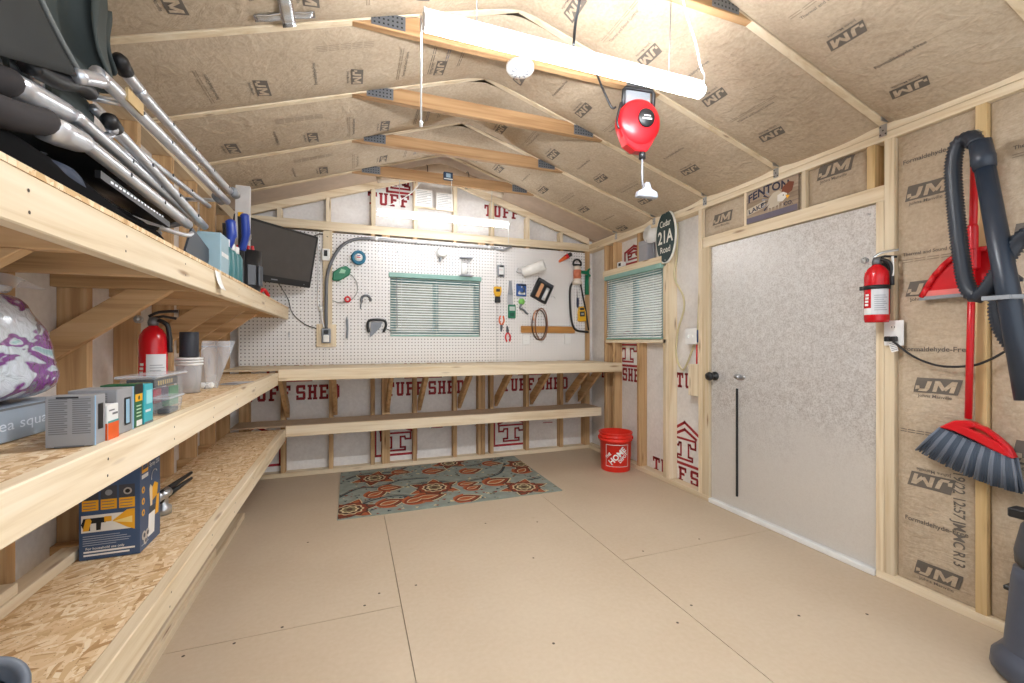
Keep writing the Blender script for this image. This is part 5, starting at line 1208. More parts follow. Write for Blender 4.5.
GREYW = plain('print_grey', (170, 178, 190), .5)
for k in range(5): m.rect(.01, .078 - k * .0075, .01 + (.10, .12, .13, .125, .09)[k], .080 - k * .0075, Fm, GREYW)
m.text('For household use only', Fm @ T(.012 + .058, .036, 0), .0115, WHITE, .0008, .012, width=.105)
for k, wv in enumerate((.125, .14)): m.rect(.012, .012 + k * .011, .012 + wv, .018 + k * .011, Fm, WHITE)
m.flat([(.012, .272), (.062, .272), (.066, .312), (.014, .312)], Sm, GOLD); m.rect(.018, .284, .058, .300, Sm @ T(0, 0, .0006), NAVY); m.text('WAGNER', Sm @ T(.038, .292, .0008), .010, WHITE, .0006, .015)
m.rect(.012, .252, .064, .266, Sm, WHITE)
m.text('Control', Sm @ T(.112, .312, 0), .022, WHITE, .0008, .01); m.text('Spray 250', Sm @ T(.118, .285, 0), .022, WHITE, .0008, .01, width=.085)
for k in range(3): m.disc(.012, Sm @ T(.024, .212 - .04 * k, 0), GOLD); m.disc(.005, Sm @ T(.024, .212 - .04 * k, .0006), NAVY)
m.flat([(.06, .03), (.115, .03), (.122, .11), (.068, .11)], Sm, WHITE); m.flat([(.075, .11), (.13, .11), (.138, .13), (.072, .135)], Sm, DKGREY)
m.flat([(.082, .135), (.098, .135), (.10, .2), (.082, .215), (.074, .2)], Sm, plain('print_cream', (226, 206, 170), .5)); m.flat([(.098, .15), (.14, .16), (.15, .20), (.118, .215), (.1, .2)], Sm, GOLD); m.flat([(.12, .09), (.15, .09), (.158, .16), (.135, .16)], Sm @ T(0, 0, .0005), GOLD)
m.band(arc(.118, .235, .026, 190, 40, 10), .005, Sm, WHITE, False)
for a, b, r in ((.018, .05, .016), (.03, .028, .014), (.045, .05, .015)): m.disc(r, Sm @ T(a + .01, b, .0006), plain('print_photo_grey', (196, 190, 182), .5)); m.disc(r * .5, Sm @ T(a + .012, b, .0010), DKGREY)
m.rect(.01, .018, .07, .021, Sm, GREYW); sb = m.build('body', t, bevel=.002)
m = MB(); m.bx(x0 + .001, (x0 + x1) / 2 - .0005, y0 + .001, y1 - .001, z0 + h, z0 + h + .0015, NAVY); m.build('top_flap', t)
m = MB(); m.bx((x0 + x1) / 2 + .0005, x1 - .001, y0 + .001, y1 - .001, z0 + h, z0 + h + .0015, NAVY); m.build('top_flap', t)
t = thing('spray_gun', 'chrome and black two-pronged tool lying behind the navy carton', 'tool', (-.74, 2.3, .502))
m = MB(); m.lathe([(0, 0), (.03, 0), (.03, .03), (.018, .04), (.018, .07), (.026, .075), (.026, .095), (0, .10)], STEEL, T(-.755, 2.27, .5025), 18); m.build('base', t)
for k, z in enumerate((.565, .592)): m = MB(); m.tube([(-.76, 2.24, z), (-.735, 2.40, z + .012), (-.72, 2.50, z + .018)], [.014, .010, .007], BLACK, 8); m.build('prong', t)
m = MB(); m.tube([(-.77, 2.22, .58), (-.75, 2.30, .588)], .022, STEEL, 12); m.build('collar', t)
t = thing('vacuum_tube', 'grey open-ended hose cuff at the near end of the lowest shelf', 'hose', (-.76, 1.2, .502))
Mh = FR((-.672, 1.150, .552), (.80, .60, .0), (-.42, .5, .75))      # open end looks up into the room
if (Mh.to_3x3() @ Vector((0, 0, 1))).y > 0: Mh = Mh @ RY(180)
m = MB(); m.lathe([(.050, -.06), (.052, -.02), (.064, -.01), (.066, .0), (.062, .012), (.052, .014), (.046, .004), (.044, -.06)], plain('blue_grey_plastic', (104, 112, 124), .45), Mh, 32); m.build('cuff', t)
m = MB(); m.lathe([(.042, -.058), (.040, -.075), (0, -.08)], DKGREY, Mh, 24); m.build('hose', t)

# ================================================================== FLOOR THINGS
RUG = plain('rug_sage', (138, 146, 138), .95, vary=.15); RUST = plain('rug_rust', (132, 58, 36), .95); CREAM = plain('rug_cream', (208, 190, 150), .95); RBR = plain('rug_brown', (82, 52, 38), .95); RDK = plain('rug_dark_teal', (52, 62, 66), .95); RORG = plain('rug_orange', (170, 90, 52), .95); ROL = plain('rug_olive', (120, 108, 78), .95)
m = MB(); RM = T(-.09, 3.25, .008); RW, RH = 1.735, 1.15
m.bx(-.09, -.09 + RW, 3.25, 3.25 + RH, .0005, .008, RUG)
lay = [0]
def cl(poly):
    return [(min(RW - .004, max(.004, x)), min(RH - .004, max(.004, y))) for x, y in poly]
def rf(poly, mat, lift):
    p = cl(poly)
    a = sum(p[i][0] * p[(i + 1) % len(p)][1] - p[(i + 1) % len(p)][0] * p[i][1] for i in range(len(p)))
    if abs(a) > 1e-5: m.flat(p, RM, mat, lift)
def petal(cx, cy, ang, l, w, mat, lift):
    pts = []
    for k in range(13):
        u = k / 12; ww = w * math.sin(PI * u ** .8); pts.append((l * u, ww))
    pts = pts + [(x, -y) for x, y in pts[-2:0:-1]]
    c, s = math.cos(ang), math.sin(ang); rf([(cx + x * c - y * s, cy + x * s + y * c) for x, y in pts], mat, lift)
def scallop(cx, cy, r, n, amp, mat, lift, rot=0):
    rf([(cx + r * (1 + amp * math.cos(n * a)) * math.cos(a + rot), cy + r * (1 + amp * math.cos(n * a)) * math.sin(a + rot)) for a in [2 * PI * k / 64 for k in range(64)]], mat, lift)
def vine(pts, w, mat, lift):
    P = smoothpts([(x, y, 0) for x, y in pts], 8)
    for i in range(len(P) - 1):
        d = (P[i + 1] - P[i]); 
        if d.length < 1e-6: continue
        q = Vector((-d.y, d.x, 0)).normalized() * w / 2; rf([tuple((P[i] - q)[:2]), tuple((P[i + 1] - q)[:2]), tuple((P[i + 1] + q)[:2]), tuple((P[i] + q)[:2])], mat, lift)
rr = random.Random(3)
for k in range(420):
    x, y = rr.random() * RW, rr.random() * RH; scallop(x, y, .006 + .008 * rr.random(), 3, .3, rr.choice([RDK, CREAM, RDK, ROL, RUST]), .0006, rr.random() * 6)
for pts in ([(0, .45), (.15, .62), (.32, .60), (.5, .72), (.75, .70)], [(.08, .15), (.25, .30), (.45, .33), (.62, .20)], [(.55, .55), (.78, .58), (.95, .50), (1.2, .52), (1.4, .62), (1.55, .9)], [(.9, 1.05), (1.15, .95), (1.35, .98), (1.6, 1.1)], [(.05, .9), (.2, 1.02), (.45, 1.0), (.6, 1.1)], [(1.3, .1), (1.48, .3), (1.7, .36)]):
    vine(pts, .022, RDK, .0010); vine([(a, b + .03) for a, b in pts], .008, RBR, .0011)
def flower(x, y, r, a0=0.0, six=6):
    r *= 1.08
    for k in range(six): petal(x, y, a0 + k * 2 * PI / six, r * 1.85, r * .47, CREAM, .0013); petal(x, y, a0 + k * 2 * PI / six, r * 1.75, r * .42, RUST if k % 2 else RBR, .0016); petal(x, y, a0 + k * 2 * PI / six, r * 1.6, r * .3, RORG if k % 2 else RUST, .0020)
    scallop(x, y, r * 1.12, 12, .06, RBR, .0024); scallop(x, y, r * 1.0, 12, .06, RUST, .0028); scallop(x, y, r * .78, 10, .07, CREAM, .0032); scallop(x, y, r * .68, 10, .05, RBR, .0036)
    scallop(x, y, r * .50, 8, .1, CREAM, .0040); scallop(x, y, r * .38, 8, .1, ROL, .0044); scallop(x, y, r * .18, 6, .1, RBR, .0048)
def bud(x, y, ang, l):
    l *= 1.15
    petal(x - .04 * l * math.cos(ang), y - .04 * l * math.sin(ang), ang, l * 1.1, l * .40, CREAM, .0013); petal(x, y, ang, l, l * .36, RBR, .0016); petal(x, y, ang, l * .94, l * .30, RUST, .0020); petal(x + .1 * l * math.cos(ang), y + .1 * l * math.sin(ang), ang, l * .7, l * .18, CREAM, .0024); petal(x + .14 * l * math.cos(ang), y + .14 * l * math.sin(ang), ang, l * .6, l * .13, RORG, .0028)
    for s in (-1, 1): petal(x, y, ang + s * .75, l * .7, l * .15, RORG, .0018)
for f in ((.08, .15, .115, .2), (.75, .42, .12, .4), (1.46, .17, .115, .1), (.29, .86, .11, .3), (1.69, .82, .10, 0), (1.02, 1.1, .10, .2)): flower(*f)
for b in ((.55, .21, .1, .22), (.47, .14, .5, .20), (.72, .90, .0, .20), (1.05, .76, .2, .2), (.84, .07, .15, .2), (1.17, .36, .3, .24), (1.33, .98, -.3, .18), (.20, .38, .6, .18), (.3, .55, -.1, .18), (.98, .28, .4, .15), (1.55, .55, .8, .2), (.95, .42, .05, .16), (.27, .16, .35, .2), (.45, 1.0, -.4, .16)): bud(*b)
tag(m.build('area_rug', base=(-.09 + RW / 2, 3.25 + RH / 2, 0)), 'sage area rug with rust and cream flowers on the floor in front of the workbench', 'rug')

BUCK = plain('orange_red_bucket', (226, 44, 30), .35)
t = thing('bucket', 'orange-red plastic bucket on the floor at the right end of the workbench', 'bucket', (2.42, 3.64, 0)); MB_ = T(2.42, 3.64, .001)
br, bt, bh = .136, .152, .365
m = MB(); m.lathe([(0, 0), (br, 0), (br + .002, .006), (bt - .004, bh - .08), (bt + .008, bh - .078), (bt + .008, bh - .066), (bt - .002, bh - .064), (bt - .001, bh - .045), (bt + .008, bh - .043), (bt + .008, bh - .033), (bt, bh - .031), (bt + .001, bh - .012), (bt + .010, bh - .010), (bt + .010, bh), (bt - .003, bh), (br - .005, .01), (0, .008)], BUCK, MB_, 48)
bd = math.atan2(-3.64, -2.42)
def bmap(u, v): # u metres round, v up
    rad = br + .002 + (bt - .006 - br) * (v - .006) / (bh - .086) + .0028; a = bd + .12 + u / rad; return MB_ @ Vector((rad * math.cos(a), rad * math.sin(a), v))
def bpoly(p, mat):
    a = sum(p[i][0] * p[(i + 1) % len(p)][1] - p[(i + 1) % len(p)][0] * p[i][1] for i in range(len(p)))
    if a < 0: p = p[::-1]
    m.add([bmap(*q) for q in p], [tuple(range(len(p)))], mat)
def bline(pts, w):
    for i in range(len(pts)):
        a = Vector(pts[i]); b = Vector(pts[(i + 1) % len(pts)]); d = (b - a).normalized(); q = Vector((-d.y, d.x)) * w / 2; n = 5
        for k in range(n): s = a + (b - a) * k / n; e = a + (b - a) * (k + 1) / n; bpoly([tuple(s - q), tuple(e - q), tuple(e + q), tuple(s + q)], WHITE)
bline([(-.11, .055), (.11, .055), (.11, .26), (-.11, .26)], .0045)
for body, du, dv, sz, wd in (('THE', -.062, .062, .036, .065), ('HOME', .0, .0, .075, .20), ('DEPOT', .03, -.052, .044, .115)):
    V, F = text_geo(body, .035); w0 = max(v.x for v in V) - min(v.x for v in V); s_ = wd / w0; c, s = math.cos(.78), math.sin(.78)
    m.add([bmap((du + v.x * s_) * c - (dv + v.y * sz) * s, .157 + (du + v.x * s_) * s + (dv + v.y * sz) * c) for v in V], F, WHITE)
m.build('pail', t)
hp = [(2.42 + (bt + .012) * math.cos(a), 3.64 + (bt + .012) * math.sin(a), .31 - .13 * math.sin(math.pi * k / 20)) for k, a in enumerate([bd - 1.45 - (math.pi) * j / 20 + .0 for j in range(21)])]
m = MB(); m.tube(hp, .003, STEEL, 6); m.build('wire_handle', t)
for a in (bd - 1.45, bd - 1.45 - PI):
    m = MB(); m.box(T(2.42 + (bt + .008) * math.cos(a), 3.64 + (bt + .008) * math.sin(a), .31) @ Matrix.Rotation(a, 4, 'Z'), .014, .03, .03, BUCK); m.build('handle_lug', t, bevel=.004)

# ================================================================== RIGHT WALL THINGS
t = thing('oval_sign', 'dark green oval house sign reading Cedar 21A Road on the window post', 'sign', (2.575, 3.105, 1.92)); M = FR((2.572, 3.105, 2.155), (-.12, -1, 0), (0, 0, 1)); SG = plain('sign_green', (16, 52, 56), .3); SW = plain('sign_white', (238, 238, 230), .4)
def ell(a, b, n=48): return [(a * math.cos(2 * PI * k / n), b * math.sin(2 * PI * k / n)) for k in range(n)]
m = MB(); m.prism(ell(.150, .232), M @ T(0, 0, -.014), .014, SW); m.flat(ell(.141, .223), M, SG, .0008)
m.text('Cedar', M @ T(.0, .117, .0004), .078, SW, .0012, .012, width=.165); m.text('21A', M @ T(0, .0, .0004), .155, SW, .0012, .022, width=.225); m.text('Road', M @ T(0, -.112, .0004), .076, SW, .0012, .012, width=.15)
for x, w_ in ((-.0725, .05),): pass
m.build('plate', t); m = MB()
for s in (-1, 1): m.disc(.006, M @ T(0, s * .205, .0008), STEEL, .001, 10)
m.build('screw_heads', t)
t = thing('grey_box', 'plain grey box standing on the window header beside the oval sign', 'box', (2.63, 3.46, 2.0)); m = MB(); m.bx(2.585, 2.68, 3.375, 3.50, 2.0005, 2.19, plain('matte_grey_box', (148, 148, 154), .6)); m.build('body', t, bevel=.004); MB().bx(2.584, 2.681, 3.374, 3.501, 2.15, 2.192, plain('matte_grey_lid', (160, 160, 166), .6)).build('lid', t, bevel=.003)
t = thing('work_lamp', 'white domed clip lamp tucked behind the oval sign', 'lamp', (2.64, 3.33, 2.1)); m = MB(); m.lathe([(.085, 0), (.075, .045), (.04, .08), (.02, .09), (.02, .12), (0, .125)], WHITE, FR((2.60, 3.335, 2.235), (0, -1, 0), (0, .25, 1)) @ RY(200), 24); m.build('dome', t); MB().tube([(2.62, 3.33, 2.19), (2.63, 3.32, 2.003)], .008, GREYP, 8).build('stem', t)
t = thing('gadget', 'small white and black gadget on the window header near the bench end', 'gadget', (2.62, 3.83, 2.0)); m = MB(); m.bx(2.59, 2.65, 3.79, 3.87, 2.0005, 2.06, WHITE); m.build('case', t, bevel=.006); MB().bx(2.588, 2.591, 3.80, 3.84, 2.015, 2.045, BLACK).build('screen', t)
t = thing('wooden_sign', 'weathered wooden sign lettered FENTON LAKE with a pale painted animal, above the door', 'sign', (2.61, 2.1, 2.056)); M = FR((2.594, 2.1055, 2.168), (0, -1, 0), (0, 0, 1)); SWD = wood('weathered_sign_wood', (128, 112, 100), (164, 146, 128), (186, 170, 150), False); SDK = plain('sign_navy', (44, 46, 66), .6); SLT = plain('sign_cream', (196, 184, 164), .6); SBR = plain('sign_brown', (120, 66, 46), .6)
m = MB()
for k in range(3): m.box(M @ T(0, -.074 + .074 * k, -.008), .374, .0735, .014, SWD)
V, F = text_geo('FENTON', .03); w0 = max(v.x for v in V) - min(v.x for v in V)
def archm(v, off, s): x = v.x / w0 * .30; return M @ Vector((x - .02, .062 + v.y * .075 * s + .022 * (1 - (x / .15) ** 2) + x * .03, off))
m.add([archm(v, .0008, 1) for v in V], F, SDK)
m.flat([(-.18, -.055), (-.04, -.03), (-.04, .015), (-.18, -.01)], M, SLT, .0006); Mx = M @ T(-.108, -.022, .0004) @ RZ(10); m.text('LAKE', Mx, .042, SDK, .0008, .025, width=.12)
m.text('CO.', M @ T(.125, -.05, 0), .035, SDK, .0008, .02)
m.rect(-.185, -.11, .185, -.072, M, plain('sign_violet_grey', (104, 98, 112), .6), .0006)
# bird: body, head, beak, wings
m.flat([(-.03, -.03), (.0, -.05), (.05, -.045), (.085, -.02), (.09, .02), (.06, .05), (.02, .045), (-.01, .02)], M, SLT, .0010); m.flat([(.085, .06), (.13, .085), (.165, .07), (.15, .02), (.10, .0), (.08, .03)], M, SBR, .0012)
m.flat([(.05, .02), (.09, .03), (.118, .012), (.11, -.012), (.085, -.03), (.05, -.02)], M, plain('sign_white2', (226, 222, 214), .6), .0014); m.flat([(.105, .006), (.135, -.004), (.118, -.022)], M, GOLD, .0016); m.disc(.004, M @ T(.092, .008, .0018), BLACK)
for k in range(6): a = 2.2 + k * .32; m.flat([(.02 + .03 * math.cos(a), .0 + .03 * math.sin(a)), (.02 + .085 * math.cos(a - .06), .085 * math.sin(a - .06)), (.02 + .085 * math.cos(a + .1), .085 * math.sin(a + .1))], M, SDK if k % 2 else plain('sign_grey', (150, 150, 156), .6), .0012 + .0002 * k)
for k in range(5): m.flat([(-.02 + .025 * k, -.04), (-.01 + .025 * k, -.04), (-.018 + .025 * k, -.075)], M, SLT, .0013)
m.build('planks', t)
m = MB(); m.box(M @ T(0, -.06, -.018), .3, .03, .01, PINEW); m.build('back_batten', t)

t = thing('light_switch', 'white double switch plate on the post between window and door', 'switch', (2.61, 2.83, 1.21)); M = FR((2.605, 2.832, 1.282), (0, -1, 0), (0, 0, 1))
m = MB(); m.box(M @ T(0, 0, .003), .125, .128, .006, WHITE); cp = m.build('cover_plate', t, bevel=.002)
for s in (-1, 1): m = MB(); m.box(M @ T(s * .024, 0, .008) @ RX(12 * s), .012, .026, .014, PAPER); m.build('toggle', cp, bevel=.002)
m = MB(); m.box(M @ T(-.0, 0, -.03), .10, .10, .055, plain('blue_junction_box', (70, 96, 150), .5)); m.build('back_box', t)
tag(MB().bx(2.60, 2.638, 2.755, 2.86, .80, 1.055, PINE).build('wood_block', bevel=.002), 'short pine block fixed beside the door post below the switch plate', 'block')
m = MB(); m.tube([(2.60, 2.765, 1.215), (2.597, 2.762, 1.06)], .006, REDPL, 6); tag(m.build('red_cable'), 'short red cable between the switch plate and the pine block', 'cable')
ROM = plain('yellow_cable', (206, 196, 156), .5)
m = MB(); m.tube(smoothpts([(2.665, 3.06, 2.27), (2.66, 3.065, 1.98), (2.65, 3.08, 1.80), (2.65, 2.975, 1.627), (2.65, 2.97, 1.5), (2.66, 3.05, 1.331), (2.665, 3.075, 1.12), (2.66, 3.0, 1.0), (2.655, 2.93, 1.06), (2.65, 2.86, 1.19), (2.655, 2.84, 1.235)], 8), .008, ROM, 7); tag(m.build('house_cable'), 'slack yellow electrical cable looping in the wall bay under the switch plate', 'cable')
m = MB(); m.tube(smoothpts([(2.66, 2.80, 2.25), (2.655, 2.79, 1.9), (2.652, 2.80, 1.5), (2.655, 2.815, 1.325)], 6), .008, ROM, 7); tag(m.build('house_cable'), 'straight yellow electrical cable dropping to the switch plate beside the door post', 'cable')

extinguisher('red fire extinguisher strapped to the post right of the door', (2.533, 1.452, 1.338), .052, .30, (-1, -.35, 0), True)
t = thing('wall_outlet', 'white outlet plate with plugs beside the lower end of the wall extinguisher', 'outlet', (2.59, 1.40, 1.22)); M = FR((2.588, 1.405, 1.283), (0, -1, 0), (0, 0, 1))
m = MB(); m.box(M @ T(0, 0, .003), .085, .128, .006, WHITE); cp = m.build('cover_plate', t, bevel=.002)
m = MB(); m.disc(.017, M @ T(0, .027, .0064), PAPER, .0008, 16)
for q in (-.006, .006): m.rect(q - .0015, .025, q + .0015, .035, M @ T(0, 0, .0075), BLACK)
m.build('receptacle', cp)
for s in (-1, 1): m = MB(); m.box(M @ T(-.004 + s * .014, -.03, .02), .022, .026, .028, BLACK); m.build('plug', t, bevel=.004)
m = MB(); m.box(M @ T(0, 0, -.006), .07, .1, .012, GREYP); m.build('back_box', t)
m = MB(); M2 = FR((2.572, 1.40, 1.215), (.1, -1, .3), (0, .4, 1)); m.box(M2, .03, .055, .0012, PAPER)
for k in range(5): m.rect(-.012, -.02 + k * .009, .012, -.016 + k * .009, M2, INK, .0012)
tag(m.build('cord_tag'), 'small white warning tag on the cord below the outlet', 'tag')
m = MB(); m.tube(smoothpts([(2.565, 1.405, 1.255), (2.562, 1.39, 1.236), (2.565, 1.309, 1.165), (2.567, 1.213, 1.127), (2.567, 1.108, 1.132), (2.565, 1.044, 1.161), (2.56, .98, 1.21), (2.54, .90, 1.26)], 7), .0052, BLACKR, 7); tag(m.build('appliance_cord'), 'thin dark cord swagging from the outlet behind the red broom handle', 'cord')

# broom and dustpan
t = thing('broom', 'red-handled angle broom with dark bristles hung head down on the stud', 'broom', (2.56, 1.1, .63))
m = MB(); m.tube([(2.552, 1.085, 2.015), (2.552, 1.092, 1.62)], .0135, REDPL, 12); m.tube([(2.552, 1.092, 1.62), (2.552, 1.106, .90)], .0125, REDPL, 12); m.build('handle', t)
m = MB(); m.lathe([(.016, -.09), (.019, -.08), (.019, .08), (.016, .09)], REDPL, FR((2.552, 1.092, 1.66), (1, 0, 0), (0, 1, 0)), 14); m.build('grip', t)
m = MB(); m.lathe([(.0, .0), (.016, .0), (.017, .12), (.008, .13)], BLACK, T(2.552, 1.084, 2.005), 14); m.tube([(2.552, 1.084, 2.13), (2.552, 1.084, 2.16), (2.575, 1.084, 2.165), (2.60, 1.084, 2.16)], .004, STEEL, 6); m.build('hanging_tip', t)
MBm = FR((2.575, 0, 0), (0, -1, 0), (0, 0, 1))
def yz(pts): return [(-y, z) for y, z in pts]
m = MB()
m.prism(yz([(1.199, .847), (1.146, .886), (1.105, .893), (1.075, .884), (1.075, .868), (1.10, .862), (1.05, .842), (1.0, .815), (.968, .785), (.957, .760), (.985, .768), (1.03, .788), (1.079, .813), (1.146, .839)]), MBm, .05, REDPL)
m.prism(yz([(1.085, .888), (1.045, .872), (1.003, .838), (.970, .800), (.957, .762), (.972, .764), (.985, .792), (1.012, .824), (1.05, .853), (1.085, .868)]), MBm @ T(0, 0, .008), .034, REDPL)
m.build('head_block', t, bevel=.006)
BR = plain('slate_bristle', (66, 78, 94), .6); BR2 = plain('slate_bristle_light', (110, 118, 132), .55)
a0, a1 = Vector((0, 1.195, .842)), Vector((0, .962, .757)); c0, c1 = Vector((0, 1.285, .725)), Vector((0, .945, .625))
for k in range(40):
    u = k / 39; m = MB(); bow = .018 * math.sin(PI * u)
    for j, xx in enumerate((2.533, 2.552, 2.570)):
        jit = rr.uniform(-.003, .003); p = a0 + (a1 - a0) * u; q = c0 + (c1 - c0) * u
        m.tube([(xx, p.y, p.z + .004), (xx - .004 + jit, p.y * .6 + q.y * .4, p.z * .6 + q.z * .4), (xx - .008 * (1 - j) + jit, q.y + jit, q.z - bow + jit)], [.0045, .0062, .0042], BR2 if (k * 7 + j) % 5 in (0, 3) else BR, 5)
    m.build('bristle_tuft', t)
t = thing('dustpan', 'red dustpan with a pale lip clipped behind the broom handle', 'dustpan', (2.58, 1.15, 1.44))
MD = FR((2.585, 0, 0), (0, -1, 0), (0, 0, 1)); OUT = yz([(1.283, 1.452), (1.262, 1.50), (1.235, 1.55), (1.195, 1.60), (1.155, 1.632), (1.10, 1.645), (1.05, 1.640), (1.02, 1.610), (1.002, 1.55), (.995, 1.458)])
m = MB(); m.prism(OUT, MD, .006, REDPL); m.build('pan', t)
m = MB()
for i in range(len(OUT) - 1):
    a = MD @ Vector((OUT[i][0], OUT[i][1], .014)); b = MD @ Vector((OUT[i + 1][0], OUT[i + 1][1], .014)); m.tube([a, b], .012, REDPL, 8)
m.build('rim_wall', t)
m = MB(); m.prism(yz([(1.287, 1.452), (.993, 1.458), (.993, 1.482), (1.272, 1.480)]), MD @ T(0, 0, .005), .008, plain('pink_lip', (226, 120, 116), .4)); m.build('ramp', t)
m = MB(); m.prism(yz([(1.292, 1.438), (.993, 1.444), (.993, 1.459), (1.288, 1.454)]), MD @ T(0, 0, -.002), .02, GREYP); m.build('rubber_lip', t)
m = MB(); m.box(T(2.555, 1.095, 1.60), .045, .045, .09, REDPL); m.build('handle_clip', t, bevel=.006)

# vacuum: ribbed hose, wand, body
HOSE = plain('hose_charcoal', (40, 46, 56), .42); WAND = plain('wand_charcoal', (36, 46, 60), .36); VB = plain('vacuum_grey', (70, 76, 90), .4)
t = thing('vacuum_cleaner', 'dark grey vacuum cleaner with looped ribbed hose at the right edge', 'vacuum', (2.36, .78, 0))
def ribbed(m, pts, r, mat, pitch=.0135):
    P = smoothpts(pts, 12); L_ = [0]
    for i in range(1, len(P)): L_.append(L_[-1] + (P[i] - P[i - 1]).length)
    n = int(L_[-1] / (pitch / 2)); Q_ = []; R_ = []; j = 0
    for k in range(n + 1):
        s = L_[-1] * k / n
        while j < len(L_) - 2 and L_[j + 1] < s: j += 1
        f = (s - L_[j]) / max(1e-9, L_[j + 1] - L_[j]); Q_.append(P[j] + (P[j + 1] - P[j]) * f); R_.append(r if k % 2 else r * .80)
    m.tube(Q_, R_, mat, 14)
m = MB(); ribbed(m, [(2.39, 1.012, 2.045), (2.40, 1.028, 2.075), (2.415, 1.05, 2.088), (2.42, 1.078, 2.082), (2.425, 1.094, 2.04), (2.425, 1.10, 1.955), (2.425, 1.088, 1.758), (2.425, 1.072, 1.585), (2.425, 1.056, 1.477), (2.42, 1.026, 1.428), (2.415, .994, 1.445), (2.41, .954, 1.516), (2.40, .915, 1.59), (2.39, .875, 1.64), (2.37, .80, 1.66), (2.35, .72, 1.60)], .0305, HOSE); m.build('hose', t)
m = MB(); ribbed(m, [(2.44, .915, 1.50), (2.44, .955, 1.455), (2.44, .968, 1.366), (2.44, .954, 1.286), (2.44, .92, 1.215), (2.43, .87, 1.14), (2.42, .80, 1.04), (2.40, .75, .92)], .031, HOSE); m.build('lower_hose_loop', t)
m = MB(); wa, wb = Vector((2.38, .996, 2.045)), Vector((2.38, .862, 1.02)); m.tube([wa, wa + (wb - wa) * .06, wa + (wb - wa) * .065, wa + (wb - wa) * .11], [.034, .036, .038, .034], WAND, 18); m.tube([wa + (wb - wa) * .105, wa + (wb - wa) * .6, wb], [.031, .034, .037], WAND, 18); m.build('wand', t)
m = MB(); p = wa + (wb - wa) * .62; m.lathe([(.0, -.008), (.044, -.008), (.044, .008), (0, .008)], GREYP, FR(p, (1, 0, 0), Vector((0, 1, 0))) , 18); m.box(T(p.x - .02, p.y + .02, p.z), .05, .08, .016, GREYP); m.build('hose_clip', t)
m = MB(); m.lathe([(.0, .0), (.13, 0), (.135, .02), (.12, .05), (.105, .30), (.10, .34), (.0, .36)], VB, T(2.36, .765, .06), 32, 1.0, 1.25); m.build('tank', t)
m = MB(); m.lathe([(.0, 0), (.155, 0), (.165, .012), (.162, .05), (.135, .09), (.10, .1), (0, .1)], VB, T(2.36, .765, .012), 32, 1.0, 1.12); m.build('base', t)
m = MB(); m.lathe([(0, .42), (.108, .42), (.11, .46), (.095, .56), (.06, .62), (.03, .66), (0, .66)], DKGREY, T(2.37, .76, 0), 28, 1, 1.2); m.tube([(2.38, .75, .6), (2.40, .74, .95), (2.38, .80, 1.1)], .028, DKGREY, 12); m.build('motor_head', t)
m = MB(); m.box(T(2.40, .885, .585), .06, .06, .035, BLACK); m.tube([(2.40, .87, .585), (2.38, .80, .6)], .016, BLACK, 8); m.build('cord_hook', t, bevel=.004)
m = MB(); m.box(T(2.38, .88, .30), .07, .075, .018, BLACK); m.build('latch', t, bevel=.004)
for a in (.5, 2.0, 3.7, 5.2):
    m = MB(); m.lathe([(0, -.009), (.011, -.009), (.0115, 0), (.011, .009), (0, .009)], BLACK, T(2.36 + .12 * math.cos(a), .765 + .135 * math.sin(a), .0115) @ RX(90), 14); m.build('caster', t)

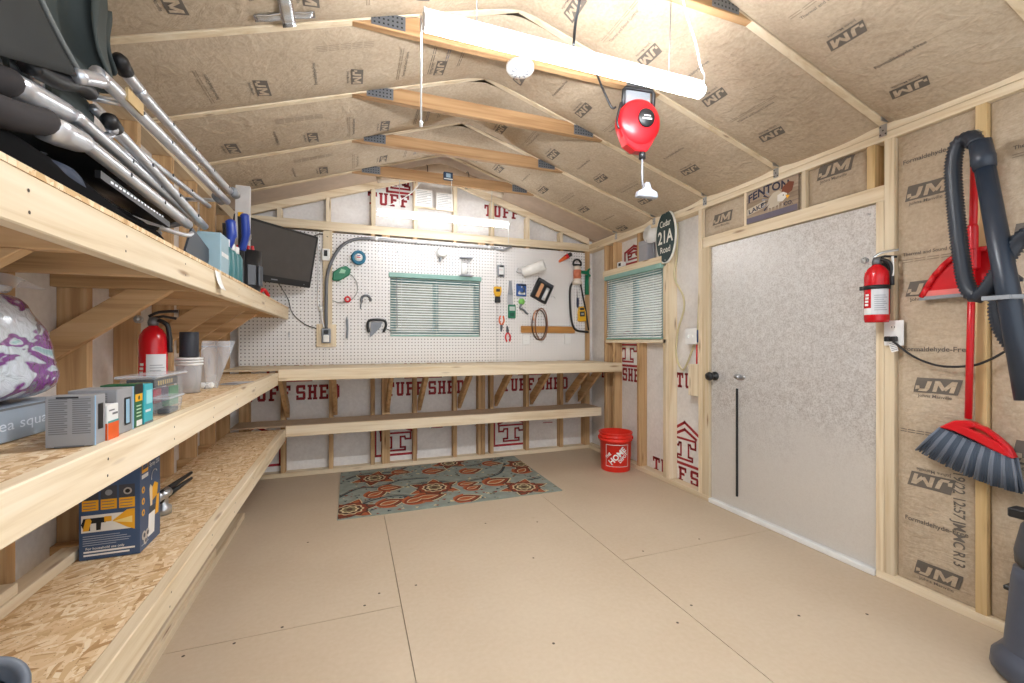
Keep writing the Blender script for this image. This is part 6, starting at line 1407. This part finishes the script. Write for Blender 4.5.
# ------------------------------------------------------------------ repeats share a group
GROUPS = {'folding_chair': 'folded camp chairs on the upper shelf', 'carton': 'small boxes on the shelves', 'peg_hook': 'bare hooks on the pegboard', 'lumber_board': 'loose pine boards by the lowest shelf',
          'pegboard': 'pegboard panels on the back wall', 'wooden_shelf': 'built-in pine shelves', 'spray_bottle': 'slim bottles on the upper shelf', 'pliers': 'pliers hung up or in the tool bucket', 'fire_extinguisher': 'red fire extinguishers',
          'shop_light': 'hanging shop lights', 'paper_sheet': 'sheets pinned on the gable', 'wall_outlet': 'outlet plates', 'hand_clamp': 'blue-handled clamps on the upper shelf', 'window_blind': 'slatted window blinds', 'tape_roll': 'tape rolls on the pegboard', 'house_cable': 'cables in the wall bay beside the door'}
for o in list(COL.objects):
    k = o.name.split('.')[0]
    if o.parent is None and k in GROUPS: o['group'] = GROUPS[k]

# ================================================================== LIGHT, WORLD, CAMERA
w = bpy.data.worlds.new('daylight'); SC.world = w; w.use_nodes = True
nt = w.node_tree; bg = nt.nodes['Background']
tc = nt.nodes.new('ShaderNodeTexCoord'); no = nt.nodes.new('ShaderNodeTexNoise'); no.inputs['Scale'].default_value = 9; no.inputs['Detail'].default_value = 5
nt.links.new(tc.outputs['Generated'], no.inputs['Vector'])
rp = nt.nodes.new('ShaderNodeValToRGB'); e = rp.color_ramp.elements
e[0].position = .35; e[0].color = (.42, .46, .46, 1); e[1].position = .62; e[1].color = (.95, 1.0, 1.08, 1)
nt.links.new(no.outputs['Fac'], rp.inputs['Fac']); nt.links.new(rp.outputs['Color'], bg.inputs['Color'])
bg.inputs['Strength'].default_value = WORLD
cam = bpy.data.cameras.new('camera'); co = bpy.data.objects.new('camera', cam); COL.objects.link(co)
cam.sensor_width = 36; cam.lens = 36 * 436 / 1024; cam.clip_start = .02; cam.clip_end = 200
th = math.atan(161 / 436)
co.location = (0, 0, 1.24); co.rotation_euler = (PI / 2, 0, -th)
SC.camera = co
SC.view_settings.view_transform = 'Standard'; SC.view_settings.look = 'None'; SC.view_settings.exposure = EXPO; SC.view_settings.gamma = 1.0
SC.view_settings.use_curve_mapping = False
SC.cycles.use_denoising = True; SC.cycles.max_bounces = 8; SC.cycles.diffuse_bounces = 5; SC.cycles.transparent_max_bounces = 12
SC.cycles.sample_clamp_indirect = 6.0; SC.cycles.caustics_reflective = False; SC.cycles.caustics_refractive = False
